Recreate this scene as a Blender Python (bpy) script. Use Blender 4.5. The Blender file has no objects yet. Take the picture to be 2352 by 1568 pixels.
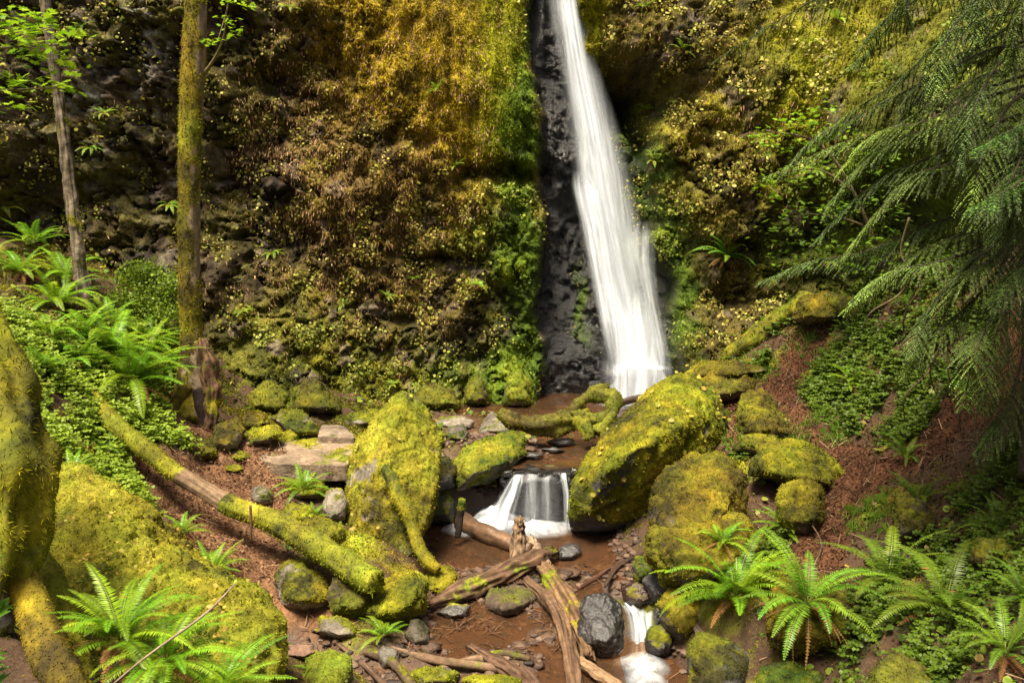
import bpy, bmesh, math, random
import numpy as np
from mathutils import Vector, Matrix
R = np.random.RandomState(7)
random.seed(7)
scene = bpy.context.scene
COL = scene.collection
# ---------------------------------------------------------------- camera model (2352 x 1568 working grid)
F = 2037.0; PITCH = math.radians(7.9); CZ = 3.2
cam = bpy.data.cameras.new('camera'); camo = bpy.data.objects.new('camera', cam); COL.objects.link(camo)
cam.sensor_width = 36; cam.lens = 36 * F / 2352; cam.clip_end = 300; cam.clip_start = 0.05
camo.location = (0, 0, CZ); camo.rotation_euler = (math.pi / 2 - PITCH, 0, 0)
scene.camera = camo
def ray(px, py):
    xc = (px - 1176) / F; yc = -(py - 784) / F
    cp, sp = math.cos(PITCH), math.sin(PITCH)
    return np.array([xc, cp + yc * sp, -sp + yc * cp])
def P(px, py, Y):
    d = ray(px, py); return np.array([0, 0, CZ]) + d * (Y / d[1])
def G(px, py, z):
    d = ray(px, py); return np.array([0, 0, CZ]) + d * ((z - CZ) / d[2])
# ---------------------------------------------------------------- noise
_g = np.random.RandomState(3).normal(size=(4096, 3)).astype(np.float32)
_g /= np.linalg.norm(_g, axis=1)[:, None]
_o = np.random.RandomState(5).rand(4096, 3).astype(np.float32)
def _h(i, j, k, s):
    h = (i * 73856093) ^ (j * 19349663) ^ (k * 83492791) ^ (s * 2654435761)
    h = (h ^ (h >> 13)) * 1274126177
    return ((h ^ (h >> 16)) & 4095)
def perlin(p, s=0):
    p = np.asarray(p, np.float64); i = np.floor(p).astype(np.int64); f = (p - i).astype(np.float32)
    w = f * f * f * (f * (f * 6 - 15) + 10); out = 0
    for a in (0, 1):
        wa = w[:, 0] if a else 1 - w[:, 0]
        for b in (0, 1):
            wb = w[:, 1] if b else 1 - w[:, 1]
            for c in (0, 1):
                wc = w[:, 2] if c else 1 - w[:, 2]
                g = _g[_h(i[:, 0] + a, i[:, 1] + b, i[:, 2] + c, s)]
                out = out + wa * wb * wc * (g[:, 0] * (f[:, 0] - a) + g[:, 1] * (f[:, 1] - b) + g[:, 2] * (f[:, 2] - c))
    return out * 1.6
def fbm(p, o=4, s=0, gain=.5):
    r = 0; a = 1; p = np.asarray(p, np.float64)
    for k in range(o): r = r + a * perlin(p * 2 ** k + k * 7.3, s + k); a *= gain
    return r
def ridged(p, o=4, s=0):
    r = 0; a = 1; p = np.asarray(p, np.float64)
    for k in range(o): r = r + a * (1 - 2 * np.abs(perlin(p * 2 ** k + k * 3.1, s + k))); a *= .5
    return r * .5
def worley(p, s=0):
    p = np.asarray(p, np.float64); i = np.floor(p).astype(np.int64)
    f1 = np.full(len(p), 9., np.float32); f2 = f1.copy(); cid = np.zeros(len(p), np.int64)
    for a in (-1, 0, 1):
        for b in (-1, 0, 1):
            for c in (-1, 0, 1):
                q = i + [a, b, c]; h = _h(q[:, 0], q[:, 1], q[:, 2], s)
                d = (((q + _o[h]) - p) ** 2).sum(1) ** .5
                n = d < f1; f2 = np.where(n, f1, np.minimum(f2, d)); cid = np.where(n, h, cid); f1 = np.where(n, d, f1)
    return f1, f2, _o[cid, 0]
def ss(a, b, x):
    t = np.clip((x - a) / (b - a), 0, 1); return t * t * (3 - 2 * t)
def lerp(a, b, t): return a + (b - a) * t
def mixc(a, b, t): return np.asarray(a) * (1 - t[:, None]) + np.asarray(b) * t[:, None]
def norm(v): return v / np.maximum(np.linalg.norm(v, axis=-1, keepdims=True), 1e-9)
def pal(t, cols):
    cols = np.asarray(cols, float); t = np.clip(t, 0, .9999) * (len(cols) - 1)
    i = t.astype(int); f = (t - i)[:, None]; return cols[i] * (1 - f) + cols[i + 1] * f
# ---------------------------------------------------------------- palettes (linear albedo)
MY = (.30, .25, .010); MG = (.15, .16, .008); MO = (.19, .145, .008); MD = (.045, .045, .010); MB = (.11, .075, .018)
DG = (.055, .105, .010); LG = (.19, .24, .018)
PAL = {'yellow': [(.035, .038, .008), (.10, .11, .008), (.165, .17, .008), (.245, .24, .010), (.36, .35, .022)], 'olive': [MD, (.09, .075, .012), (.12, .13, .012), (.18, .175, .013), (.27, .25, .015)], 'green': [MD, DG, MG, LG, (.27, .29, .02)],
       'bright': [(.06, .06, .01), (.16, .165, .012), (.225, .225, .014), (.305, .30, .02), (.42, .41, .045)], 'gold': [(.04, .033, .007), (.10, .08, .008), (.18, .15, .010), (.27, .23, .012), (.38, .34, .02)],
       'ochre': [(.03, .03, .006), (.07, .06, .007), (.125, .108, .008), (.19, .165, .010), (.29, .255, .015)], 'dark': [(.02, .022, .006), MD, MD, MG, (.10, .12, .01)]}
ROCK = np.array([.10, .082, .06]); GREY = np.array([.17, .145, .115]); BLACK = np.array([.030, .028, .028])
# ---------------------------------------------------------------- materials
def nodes(name):
    m = bpy.data.materials.new(name); m.use_nodes = True; nt = m.node_tree; nt.nodes.clear(); return m, nt, nt.nodes, nt.links
def surf(name, rough=.95, spec=.25, nscale=40, nlo=.55, nhi=1.35, bump=.5, bscale=60, bdist=.01, wetattr=True):
    m, nt, N, L = nodes(name)
    out = N.new('ShaderNodeOutputMaterial'); b = N.new('ShaderNodeBsdfPrincipled'); L.new(b.outputs[0], out.inputs[0])
    at = N.new('ShaderNodeAttribute'); at.attribute_name = 'col'
    tc = N.new('ShaderNodeTexCoord')
    n1 = N.new('ShaderNodeTexNoise'); n1.inputs['Scale'].default_value = nscale; n1.inputs['Detail'].default_value = 5; n1.inputs['Roughness'].default_value = .7
    L.new(tc.outputs['Object'], n1.inputs['Vector'])
    mr = N.new('ShaderNodeMapRange'); mr.inputs[1].default_value = .3; mr.inputs[2].default_value = .7; mr.inputs[3].default_value = nlo; mr.inputs[4].default_value = nhi
    L.new(n1.outputs[0], mr.inputs[0])
    mu = N.new('ShaderNodeVectorMath'); mu.operation = 'SCALE'; L.new(at.outputs['Color'], mu.inputs[0]); L.new(mr.outputs[0], mu.inputs['Scale'])
    L.new(mu.outputs[0], b.inputs['Base Color'])
    n2 = N.new('ShaderNodeTexNoise'); n2.inputs['Scale'].default_value = bscale; n2.inputs['Detail'].default_value = 6; n2.inputs['Roughness'].default_value = .65
    L.new(tc.outputs['Object'], n2.inputs['Vector'])
    bp = N.new('ShaderNodeBump'); bp.inputs['Strength'].default_value = bump; bp.inputs['Distance'].default_value = bdist
    L.new(n2.outputs[0], bp.inputs['Height']); L.new(bp.outputs[0], b.inputs['Normal'])
    if wetattr:
        aw = N.new('ShaderNodeAttribute'); aw.attribute_name = 'wet'
        r = N.new('ShaderNodeMapRange'); r.inputs[3].default_value = rough; r.inputs[4].default_value = .13
        L.new(aw.outputs['Fac'], r.inputs[0]); L.new(r.outputs[0], b.inputs['Roughness'])
        r2 = N.new('ShaderNodeMapRange'); r2.inputs[3].default_value = spec; r2.inputs[4].default_value = .75
        L.new(aw.outputs['Fac'], r2.inputs[0]); L.new(r2.outputs[0], b.inputs['Specular IOR Level'])
    else:
        b.inputs['Roughness'].default_value = rough; b.inputs['Specular IOR Level'].default_value = spec
    return m
def leafmat(name, trans=.35, rough=.5, spec=.35, rnd=.25):
    m, nt, N, L = nodes(name)
    out = N.new('ShaderNodeOutputMaterial'); b = N.new('ShaderNodeBsdfPrincipled')
    at = N.new('ShaderNodeAttribute'); at.attribute_name = 'col'
    oi = N.new('ShaderNodeObjectInfo'); mr = N.new('ShaderNodeMapRange'); mr.inputs[3].default_value = 1 - rnd; mr.inputs[4].default_value = 1 + rnd
    L.new(oi.outputs['Random'], mr.inputs[0])
    mu = N.new('ShaderNodeVectorMath'); mu.operation = 'SCALE'; L.new(at.outputs['Color'], mu.inputs[0]); L.new(mr.outputs[0], mu.inputs['Scale'])
    L.new(mu.outputs[0], b.inputs['Base Color']); b.inputs['Roughness'].default_value = rough; b.inputs['Specular IOR Level'].default_value = spec
    t = N.new('ShaderNodeBsdfTranslucent'); L.new(mu.outputs[0], t.inputs['Color'])
    mx = N.new('ShaderNodeMixShader'); mx.inputs[0].default_value = trans; L.new(b.outputs[0], mx.inputs[1]); L.new(t.outputs[0], mx.inputs[2])
    L.new(mx.outputs[0], out.inputs[0]); return m
M_MOSS = surf('mossy_surface', nscale=30, bump=.8, bscale=45, bdist=.02)
M_CLIFF = surf('mossy_cliff', nscale=14, nlo=.4, nhi=1.5, bump=1.0, bscale=22, bdist=.05)
M_SOIL = surf('forest_soil', nscale=35, nlo=.5, nhi=1.5, bump=.8, bscale=50, bdist=.02)
M_WOOD = surf('weathered_wood', rough=.85, nscale=18, nlo=.6, nhi=1.4, bump=.6, bscale=40, bdist=.015)
M_FUZZ = leafmat('moss_tufts', trans=.3, rough=.9, spec=.1, rnd=.0)
M_LEAF = leafmat('leaves', trans=.4, rough=.5, spec=.3, rnd=.12)
M_FERN = leafmat('fern_leaf', trans=.35, rough=.45, spec=.35, rnd=.22)
M_NEED = leafmat('needles', trans=.25, rough=.6, spec=.25, rnd=.2)
M_DRY = leafmat('dry_leaf', trans=.15, rough=.8, spec=.15, rnd=.2)
# ---------------------------------------------------------------- mesh helpers
def mesh_np(name, V, Fc, col=None, wet=None, smooth=True):
    V = np.asarray(V, np.float32); Fc = np.asarray(Fc, np.int32); m, k = Fc.shape
    me = bpy.data.meshes.new(name); me.vertices.add(len(V)); me.vertices.foreach_set('co', V.ravel())
    me.loops.add(m * k); me.loops.foreach_set('vertex_index', Fc.ravel())
    me.polygons.add(m); me.polygons.foreach_set('loop_start', np.arange(0, m * k, k, dtype=np.int32))
    me.polygons.foreach_set('use_smooth', np.full(m, smooth))
    if col is not None:
        c = np.ones((len(V), 4), np.float32); c[:, :3] = np.clip(col, 0, 1)
        a = me.attributes.new('col', 'FLOAT_COLOR', 'POINT'); a.data.foreach_set('color', c.ravel())
    if wet is not None:
        a = me.attributes.new('wet', 'FLOAT', 'POINT'); a.data.foreach_set('value', np.clip(np.broadcast_to(wet, len(V)), 0, 1).astype(np.float32))
    me.update(calc_edges=True); return me
def obj(name, V, Fc, mat, col=None, wet=None, parent=None, org=None, smooth=True):
    V = np.asarray(V, float)
    if org is None: org = np.zeros(3)
    me = mesh_np(name, V - org, Fc, col, wet, smooth); me.materials.append(mat)
    o = bpy.data.objects.new(name, me); COL.objects.link(o)
    if parent is not None:
        o.parent = parent; o.location = np.asarray(org) - np.asarray(parent.get('_o', (0, 0, 0)))
    else: o.location = org
    return o
def tag(o, label=None, cat=None, group=None, kind=None):
    if label: o['label'] = label
    if cat: o['category'] = cat
    if group: o['group'] = group
    if kind: o['kind'] = kind
    return o
ORG = {}
def child(name, par, V, Fc, mat, col=None, wet=None, smooth=True):
    """a part in world coordinates under an unrotated parent"""
    o = bpy.data.objects.new(name, mesh_np(name, np.asarray(V, float) - np.array(par.location), Fc, col, wet, smooth))
    o.data.materials.append(mat); COL.objects.link(o); o.parent = par; return o
def child_of_part(name, par, V, Fc, mat, col=None, wet=None, smooth=True):
    base = np.array(par.location) + (np.array(par.parent.location) if par.parent else 0)
    o = bpy.data.objects.new(name, mesh_np(name, np.asarray(V, float) - base, Fc, col, wet, smooth))
    o.data.materials.append(mat); COL.objects.link(o); o.parent = par; return o
def empty(name, loc):
    o = bpy.data.objects.new(name, None); o.location = loc; o.empty_display_size = .1; COL.objects.link(o); return o
def grid_faces(nu, nv, wrap=False):
    """vertices index = i*nv + j ; i in nu rows, j in nv columns"""
    i = np.arange(nu - 1)[:, None]; j = np.arange(nv if wrap else nv - 1)[None, :]; j2 = (j + 1) % nv
    a = i * nv + j; b = i * nv + j2; c = (i + 1) * nv + j2; d = (i + 1) * nv + j
    return np.stack([a, b, c, d], -1).reshape(-1, 4)
def vnormals(V, Fc):
    if Fc.shape[1] == 4: n = np.cross(V[Fc[:, 2]] - V[Fc[:, 0]], V[Fc[:, 3]] - V[Fc[:, 1]])
    else: n = np.cross(V[Fc[:, 1]] - V[Fc[:, 0]], V[Fc[:, 2]] - V[Fc[:, 0]])
    N = np.zeros_like(V)
    for k in range(Fc.shape[1]):
        for a in range(3): N[:, a] += np.bincount(Fc[:, k], n[:, a], len(V))
    return norm(N)
def sample(V, Fc, N, dens, wt=None):
    """random points on a mesh; dens per m2, wt per-vertex weight 0..1; returns points, normals, weights"""
    T = Fc if Fc.shape[1] == 3 else np.concatenate([Fc[:, [0, 1, 2]], Fc[:, [0, 2, 3]]])
    a = .5 * np.linalg.norm(np.cross(V[T[:, 1]] - V[T[:, 0]], V[T[:, 2]] - V[T[:, 0]]), axis=1)
    w = a if wt is None else a * wt[T].mean(1)
    n = int(w.sum() * dens)
    if n < 1: return np.zeros((0, 3)), np.zeros((0, 3))
    c = np.cumsum(w); t = T[np.minimum(np.searchsorted(c, R.rand(n) * c[-1]), len(T) - 1)]
    u, v = R.rand(2, n); f = u + v > 1; u[f] = 1 - u[f]; v[f] = 1 - v[f]; u = u[:, None]; v = v[:, None]
    p = V[t[:, 0]] * (1 - u - v) + V[t[:, 1]] * u + V[t[:, 2]] * v
    return p, norm(N[t[:, 0]] * (1 - u - v) + N[t[:, 1]] * u + N[t[:, 2]] * v)
def blades(p, n, ln, wd, col, up=.7, rand=.8, down=.2, lift=0, cvar=.4):
    """small tuft triangles"""
    m = len(p); ln = np.broadcast_to(ln, m)[:, None] * R.uniform(.5, 1.4, (m, 1)); wd = np.broadcast_to(wd, m)[:, None] * R.uniform(.6, 1.3, (m, 1))
    d = norm(n * up + R.normal(size=(m, 3)) * rand * .6 - np.array([0, 0, down]))
    s = norm(np.cross(d, norm(R.normal(size=(m, 3))) + n * .3))
    b = p + n * lift - n * ln * .08
    V = np.stack([b - s * wd * .5, b + s * wd * .5, b + d * ln], 1).reshape(-1, 3)
    c = np.repeat(np.asarray(col) * R.uniform(1 - cvar, 1 + cvar, (m, 1)), 3, 0) * np.tile([[.75], [.75], [1.2]], (m, 1))
    return V, np.arange(3 * m).reshape(-1, 3), c
def discs(p, n, size, col, k=5, tilt=.5, cvar=.25, lift=.01):
    """small roundish leaves with k corners"""
    m = len(p); size = np.broadcast_to(size, m)[:, None] * R.uniform(.5, 1.35, (m, 1))
    d = norm(n + R.normal(size=(m, 3)) * tilt); s = norm(np.cross(d, R.normal(size=(m, 3)))); t = np.cross(d, s)
    a = np.arange(k) * 2 * math.pi / k
    V = (p + n * lift * R.rand(m, 1))[:, None] + (s * size)[:, None] * (np.cos(a) * .5)[None, :, None] + (t * size)[:, None] * (np.sin(a) * .62)[None, :, None]
    V = V + (d * size)[:, None] * R.uniform(-.1, .1, (m, k, 1))
    c = np.repeat(np.asarray(col) * R.uniform(1 - cvar, 1 + cvar, (m, 1)), k, 0)
    return V.reshape(-1, 3), np.arange(k * m).reshape(-1, k), c
def cat(parts):
    V, Fs, C, o = [], [], [], 0
    for v, f, c in parts:
        if len(v) == 0: continue
        V.append(v); Fs.append(f + o); C.append(c); o += len(v)
    return np.concatenate(V), np.concatenate(Fs), np.concatenate(C)
_ico = {}
def ico(s):
    if s not in _ico:
        bm = bmesh.new(); bmesh.ops.create_icosphere(bm, subdivisions=s, radius=1)
        V = np.array([v.co[:] for v in bm.verts]); Fc = np.array([[v.index for v in f.verts] for f in bm.faces]); bm.free(); _ico[s] = (V, Fc)
    return _ico[s]
def mosscol(p, pname, s=0, sc=1.0, bias=0.0):
    t = .5 + bias + .55 * fbm(p * 1.4 * sc, 3, s) + .34 * perlin(p * 7 * sc, s + 5) + .26 * perlin(p * 24 * sc, s + 9)
    h = .22 * perlin(p * .9 * sc + 40, s + 60) + .16 * perlin(p * 4 * sc + 40, s + 61); c = pal(t, PAL[pname]); c[:, 0] *= 1 + h * .9; c[:, 1] *= 1 - .15 * h; return c
def hull_planes(W):
    bm = bmesh.new()
    for w in W: bm.verts.new(w)
    r = bmesh.ops.convex_hull(bm, input=bm.verts)
    pl = set()
    for f in bm.faces:
        f.normal_update(); n = f.normal; d = n.dot(f.verts[0].co)
        if n.length < .5: continue
        if d < 0: n = -n; d = -d
        pl.add((round(n.x, 4), round(n.y, 4), round(n.z, 4), round(max(d, .02), 4)))
    bm.free(); a = np.array(list(pl)); return a[:, :3], a[:, 3]
def hull_shape(W, sub, p=18):
    p = p * 1.9
    W = np.asarray(W, float); lo, hi = W.min(0), W.max(0); c = W.mean(0) * .5 + (lo + hi) * .25; e = (hi - lo) / 2
    n, d = hull_planes((W - c) / e); U, Fc = ico(sub)
    q = np.maximum(U @ n.T, 0) / d; r = (q ** p).sum(1) ** (-1 / p)
    return c + U * r[:, None] * e, Fc
def rock_from(W, name, label, sub=5, p=18, amp=.05, moss=.8, pname='yellow', rock=ROCK, wet=0., fuzz=1., group=None, cat_='boulder', seed=None, dens_cap=40000, mossnoise=1., under=0., clump=True, zmoss=None, waterline=None):
    seed = seed if seed is not None else (abs(hash_s(label)) % 997)
    V, Fc = hull_shape(W, sub, p); size = (V.max(0) - V.min(0)).mean()
    off = np.array([seed * 1.37, seed * .71, seed * 2.1])
    for it in range(1):
        N = vnormals(V, Fc); q = V / size
        V = V + N * (amp * size * (.9 * fbm(q * 1.8 + off, 3, seed) + .4 * ridged(q * 4.5 + off, 4, seed + 1) + .35 * fbm(q * 9 + off, 3, seed + 2) - .15))[:, None]
        f1, f2, ci = worley(q * 3.2 + off, seed)
        V = V + N * (amp * size * .5 * (ci - .5) * ss(0, .15, f2 - f1))[:, None] * (1.2 - moss * .7)
    N = vnormals(V, Fc); q = V + off
    t = moss * 1.2 - .5 + under + N[:, 2] * .55 + mossnoise * (.95 * fbm(q * 2.0, 4, seed + 3) + .3 * perlin(q * 11, seed + 4))
    mask = ss(.1, .5, t)
    if zmoss is not None: mask = mask * ss(zmoss, zmoss + .12, V[:, 2] + .08 * perlin(q * 5, 3))
    if waterline is not None: mask = mask * ss(waterline + .06, waterline + .28, V[:, 2] + .12 * perlin(q * 5, 8))
    V = V + N * (mask * (.012 + .016 * fbm(q * 9, 3, seed + 8)))[:, None] * min(1.6, max(.5, size))
    if moss > .1 and clump:
        dd_ = max(3., np.linalg.norm(V.mean(0) - [0, 0, CZ])); g1, g2, gi = worley((V + off) / (.0095 * dd_), seed + 2); V = V + N * (mask * .0034 * dd_ * (.55 - g1 + .5 * (gi - .5)))[:, None]
    N = vnormals(V, Fc)
    rc = np.asarray(rock) * (1 + .5 * fbm(q * 3, 3, seed + 6)[:, None] + .25 * perlin(q * 25, seed)[:, None])
    lich = ss(.25, .5, perlin(q * 9, seed + 40)) * (1 - wet) * .5
    rc = mixc(rc, rc * 1.7 + [.02, .02, .01], lich)
    mc = mosscol(q, pname, seed)
    mc = mc * .72 * (.75 + .5 * np.clip(ridged(q * 6, 2, seed + 12), 0, 1))[:, None]; c = mixc(rc, mc, mask); w = wet * (1 - mask)
    if waterline is not None:
        k = 1 - ss(waterline + .03, waterline + .10, V[:, 2] + .03 * perlin(q * 7, 1)); w = np.maximum(w, k * .9); c = c * (1 - .6 * k)[:, None]
    base = np.array([V[:, 0].mean(), V[:, 1].mean(), V[:, 2].min()])
    me = mesh_np(name, V - base, Fc, c, w); me.materials.append(M_MOSS)
    o = bpy.data.objects.new(name, me); COL.objects.link(o); o.location = base
    tag(o, label, cat_, group)
    if fuzz > 0 and moss > .1:
        dist = max(2.5, np.linalg.norm(V.mean(0) - [0, 0, CZ]))
        ln = .0024 * dist; wd = .00145 * dist
        view = norm(np.array([0, 0, CZ]) - V); vis = ss(-.5, -.1, (N * view).sum(1))
        T = Fc; dens = min(.62 / (ln * wd), 60000) * fuzz
        p_, n_ = sample(V, Fc, N, dens, mask * vis)
        if len(p_) > 260000: p_, n_ = p_[:260000], n_[:260000]
        if len(p_) > 20:
            b = blades(p_, n_, ln, wd, mosscol(p_ + off, pname, seed, bias=.1), up=.55, rand=.9, down=.15)
            child('moss', o, *b[:2], M_FUZZ, b[2], smooth=False)['kind'] = 'stuff'
    return o, V, Fc, N, mask
def hash_s(s):
    h = 7
    for ch in s: h = (h * 31 + ord(ch)) & 0xffffff
    return h
# outline boulder: silhouette px polygon, near/far depth
def restY(px, py, h=0.):
    """depth at which the line of sight meets the ground or water surface raised by h"""
    d = ray(px, py); s = np.linspace(2.5, 18, 620); q = np.array([0, 0, CZ]) + d[None] * s[:, None]
    wl = np.where(q[:, 1] > 11.0, 0., np.where((q[:, 0] > 1.05) & (q[:, 1] < 9.05), -1.17, -.70)); wl = np.where((q[:, 0] > -1.9) & (q[:, 0] < 2.3) & (q[:, 1] > 6.8), wl, -9)
    b = np.where(q[:, 2] < np.maximum(gz(q[:, 0], q[:, 1]), wl) + h)[0]; return q[b[0], 1] if len(b) else q[-1, 1]
def boulder(out, yb, yt=None, thick=None, **k):
    out = np.array(out, float); yt = yb if yt is None else yt
    if not k.pop('fixed', False):
        j = out[:, 1].argmax(); th0 = thick if thick else .8 * (out[:, 0].max() - out[:, 0].min()) / F * yb
        y2 = restY(out[:, 0].mean(), out[j, 1] - 4) + .22 * th0; 
        if abs(y2 - yb) < 1.6: yt = yt + (y2 - yb); yb = y2
    py0, py1 = out[:, 1].min(), out[:, 1].max(); c = out.mean(0)
    wpx = (out[:, 0].max() - out[:, 0].min()); th = thick if thick else .8 * wpx / F * yb
    W = []
    for s, dy in ((1., 0), (.8, -.32), (.45, -.5), (.8, .32), (.45, .5)):
        for q in out:
            q2 = c + (q - c) * s; t = (py1 - q[1]) / max(py1 - py0, 1)
            W.append(P(q2[0], q2[1], yb + (yt - yb) * t + dy * th))
    return rock_from(W, 'boulder' if k.pop('big', True) else 'rock', **k)
def slab(out, z, t, tiltz=0, **k):
    W = []
    for q in out:
        g = G(q[0], q[1], z); W += [g, g - [0, 0, t]]
        cc = np.array([0., 0, 0])
    k.pop('name', 0); return rock_from(W, 'rock_slab', **k)
# ---------------------------------------------------------------- tubes
def crom(pts, n):
    pts = np.asarray(pts, float); m = len(pts); e = np.concatenate([[2 * pts[0] - pts[1]], pts, [2 * pts[-1] - pts[-2]]])
    t = np.linspace(0, m - 1 - 1e-6, n); i = t.astype(int); f = (t - i)[:, None]
    a, b, c, d = e[i], e[i + 1], e[i + 2], e[i + 3]
    return .5 * ((2 * b) + (c - a) * f + (2 * a - 5 * b + 4 * c - d) * f * f + (3 * b - a - 3 * c + d) * f ** 3)
def tube(pts, rad, n=60, k=18, amp=.06, ns=3., seed=0, flute=0, caps=True, jag=0.):
    """pts (m,3) world, rad (m,) metres"""
    q = crom(np.column_stack([pts, rad]), n); C, r = q[:, :3], np.maximum(q[:, 3], .001)
    T = norm(np.gradient(C, axis=0)); ref = np.array([0, 0, 1.]) if abs(T[:, 2]).mean() < .7 else np.array([0, 1., 0])
    A = norm(np.cross(T, ref)); B = np.cross(A, T)
    a = np.arange(k) * 2 * math.pi / k
    ring = np.cos(a)[None, :, None] * A[:, None] + np.sin(a)[None, :, None] * B[:, None]
    base = C[:, None] + ring * r[:, None, None]
    fl = base.reshape(-1, 3)
    rr = 1 + amp * 2.2 * fbm(fl * ns / max(r.mean() * 8, .05) + seed, 3, seed)
    if flute: rr = rr + flute * perlin(np.column_stack([np.tile(np.cos(a), n) * 2, np.tile(np.sin(a), n) * 2, np.repeat(np.arange(n) * .05, k)]) + seed, seed)
    V = np.repeat(C, k, 0) + (ring * r[:, None, None]).reshape(-1, 3) * rr[:, None]
    if jag:
        for e, sg in ((0, -1), (n - 1, 1)):
            V[e * k:(e + 1) * k] += T[e] * sg * (jag * r[e] * R.rand(k))[:, None]
    Fc = grid_faces(n, k, True)[:, ::-1]
    if caps:
        for e in (0, n - 1):
            V = np.concatenate([V, [C[e] + T[e] * (-1 if e == 0 else 1) * r[e] * .25]]); ci = len(V) - 1
            idx = np.arange(k) + e * k; f = np.stack([idx, np.roll(idx, -1), np.full(k, ci), np.full(k, ci)], -1)
            Fc = np.concatenate([Fc, f if e == 0 else f[:, [1, 0, 2, 3]]])
    return V, Fc
def fixq(Fc):  # quads with a doubled last vertex -> triangles list
    deg = Fc[:, 2] == Fc[:, 3]; q = Fc[~deg]; return np.concatenate([q[:, [0, 1, 2]], q[:, [0, 2, 3]], Fc[deg][:, :3]])
def log(pts, name, label, bark=(.10, .065, .04), moss=.0, pname='yellow', cat_='log', n=70, k=16, amp=.07, wet=0., seed=None, group=None, fuzz=1., mossf=None, flute=.15, jag=.5, up=.5, par=None, part=None, grain=1.):
    """pts: (px, py, Y, radius px)"""
    seed = hash_s(label or part or name) % 997 if seed is None else seed
    pts = [(a, b, y if y > 0 else restY(a, b, -y + .0), r) for a, b, y, r in pts]
    W = np.array([P(a, b, y) for a, b, y, r in pts]); rad = np.array([r * y / F for a, b, y, r in pts])
    return logw(W, rad, name, label, bark, moss, pname, cat_, n, k, amp, wet, seed, group, fuzz, mossf, flute, jag, up, par, grain)
def logw(W, rad, name, label, bark=(.10, .065, .04), moss=.0, pname='yellow', cat_='log', n=70, k=16, amp=.07, wet=0., seed=1, group=None, fuzz=1., mossf=None, flute=.15, jag=.5, up=.5, par=None, grain=1., side=0., flen=1.):
    if flute >= .3 and moss < .6 and rad.max() > .05: n = int(n * 1.6); k = 44
    V, Fc = tube(W, rad, n, k, amp, 3., seed, flute, True, jag); Fc = fixq(Fc); N = vnormals(V, Fc)
    if (N * (V - V.mean(0))).sum() < 0 and ((N * (V - W[np.argmin(((V[:, None] - W[None]) ** 2).sum(2), 1)])).sum() < 0): Fc = Fc[:, ::-1]; N = -N
    along = np.concatenate([np.repeat(np.linspace(0, 1, n), k), [0, 1]]); ang = np.concatenate([np.tile(np.arange(k) / k, n), [0, 0]])
    q = V + seed
    t = moss * 1.5 - .5 + N[:, 2] * up + .6 * fbm(q * 3, 3, seed) + .3 * perlin(q * 14, seed + 2)
    if mossf is not None: t = t + mossf(along)
    if side: t = t - side * ss(.25, .75, N[:, 0] + .25 * fbm(q * 2.2, 2, seed + 7))
    mask = ss(.1, .45, t) if moss > 0 else np.zeros(len(V))
    L = np.linalg.norm(W[-1] - W[0])
    fib = perlin(np.column_stack([np.cos(ang * 6.283) * 5, np.sin(ang * 6.283) * 5, along * L * 2.5]) + seed, seed)
    fib2 = perlin(np.column_stack([np.cos(ang * 6.283) * 2, np.sin(ang * 6.283) * 2, along * L * 1.2]) + seed, seed + 3)
    fib = fib + (.8 * perlin(np.column_stack([np.cos(ang * 6.283) * 13, np.sin(ang * 6.283) * 13, along * L * 3.5]) + seed, seed + 8) if k > 30 else 0)
    bc = np.asarray(bark) * (1 + grain * (.75 * fib + .45 * fib2) + .2 * perlin(q * 20, 3))[:, None]
    c = mixc(bc, mosscol(q, pname, seed) * .75, mask)
    if par is None:
        base = W[np.argmin(W[:, 2])].copy(); o = obj(name, V, Fc, M_WOOD, c, wet * (1 - mask), org=base); tag(o, label, cat_, group)
    elif par == 'RAW': return V, Fc, N, mask, c
    else: o = child(name, par, V, Fc, M_WOOD, c, wet * (1 - mask))
    if moss > .1 and fuzz > 0:
        dist = max(2.5, np.linalg.norm(V.mean(0) - [0, 0, CZ])); ln = .0024 * dist * flen; wd = .00145 * dist
        view = norm(np.array([0, 0, CZ]) - V)
        p_, n_ = sample(V, Fc, N, .75 / (ln * wd) * fuzz, mask * ss(-.5, -.1, (N * view).sum(1)))
        if len(p_) > 200000: p_, n_ = p_[:200000], n_[:200000]
        if len(p_) > 10:
            b = blades(p_, n_, ln, wd, mosscol(p_ + seed, pname, seed, bias=.1), up=.5, rand=.9, down=.25 * flen)
            (child if par is None else child_of_part)('moss', o, *b[:2], M_FUZZ, b[2], smooth=False)['kind'] = 'stuff'
    return o
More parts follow.
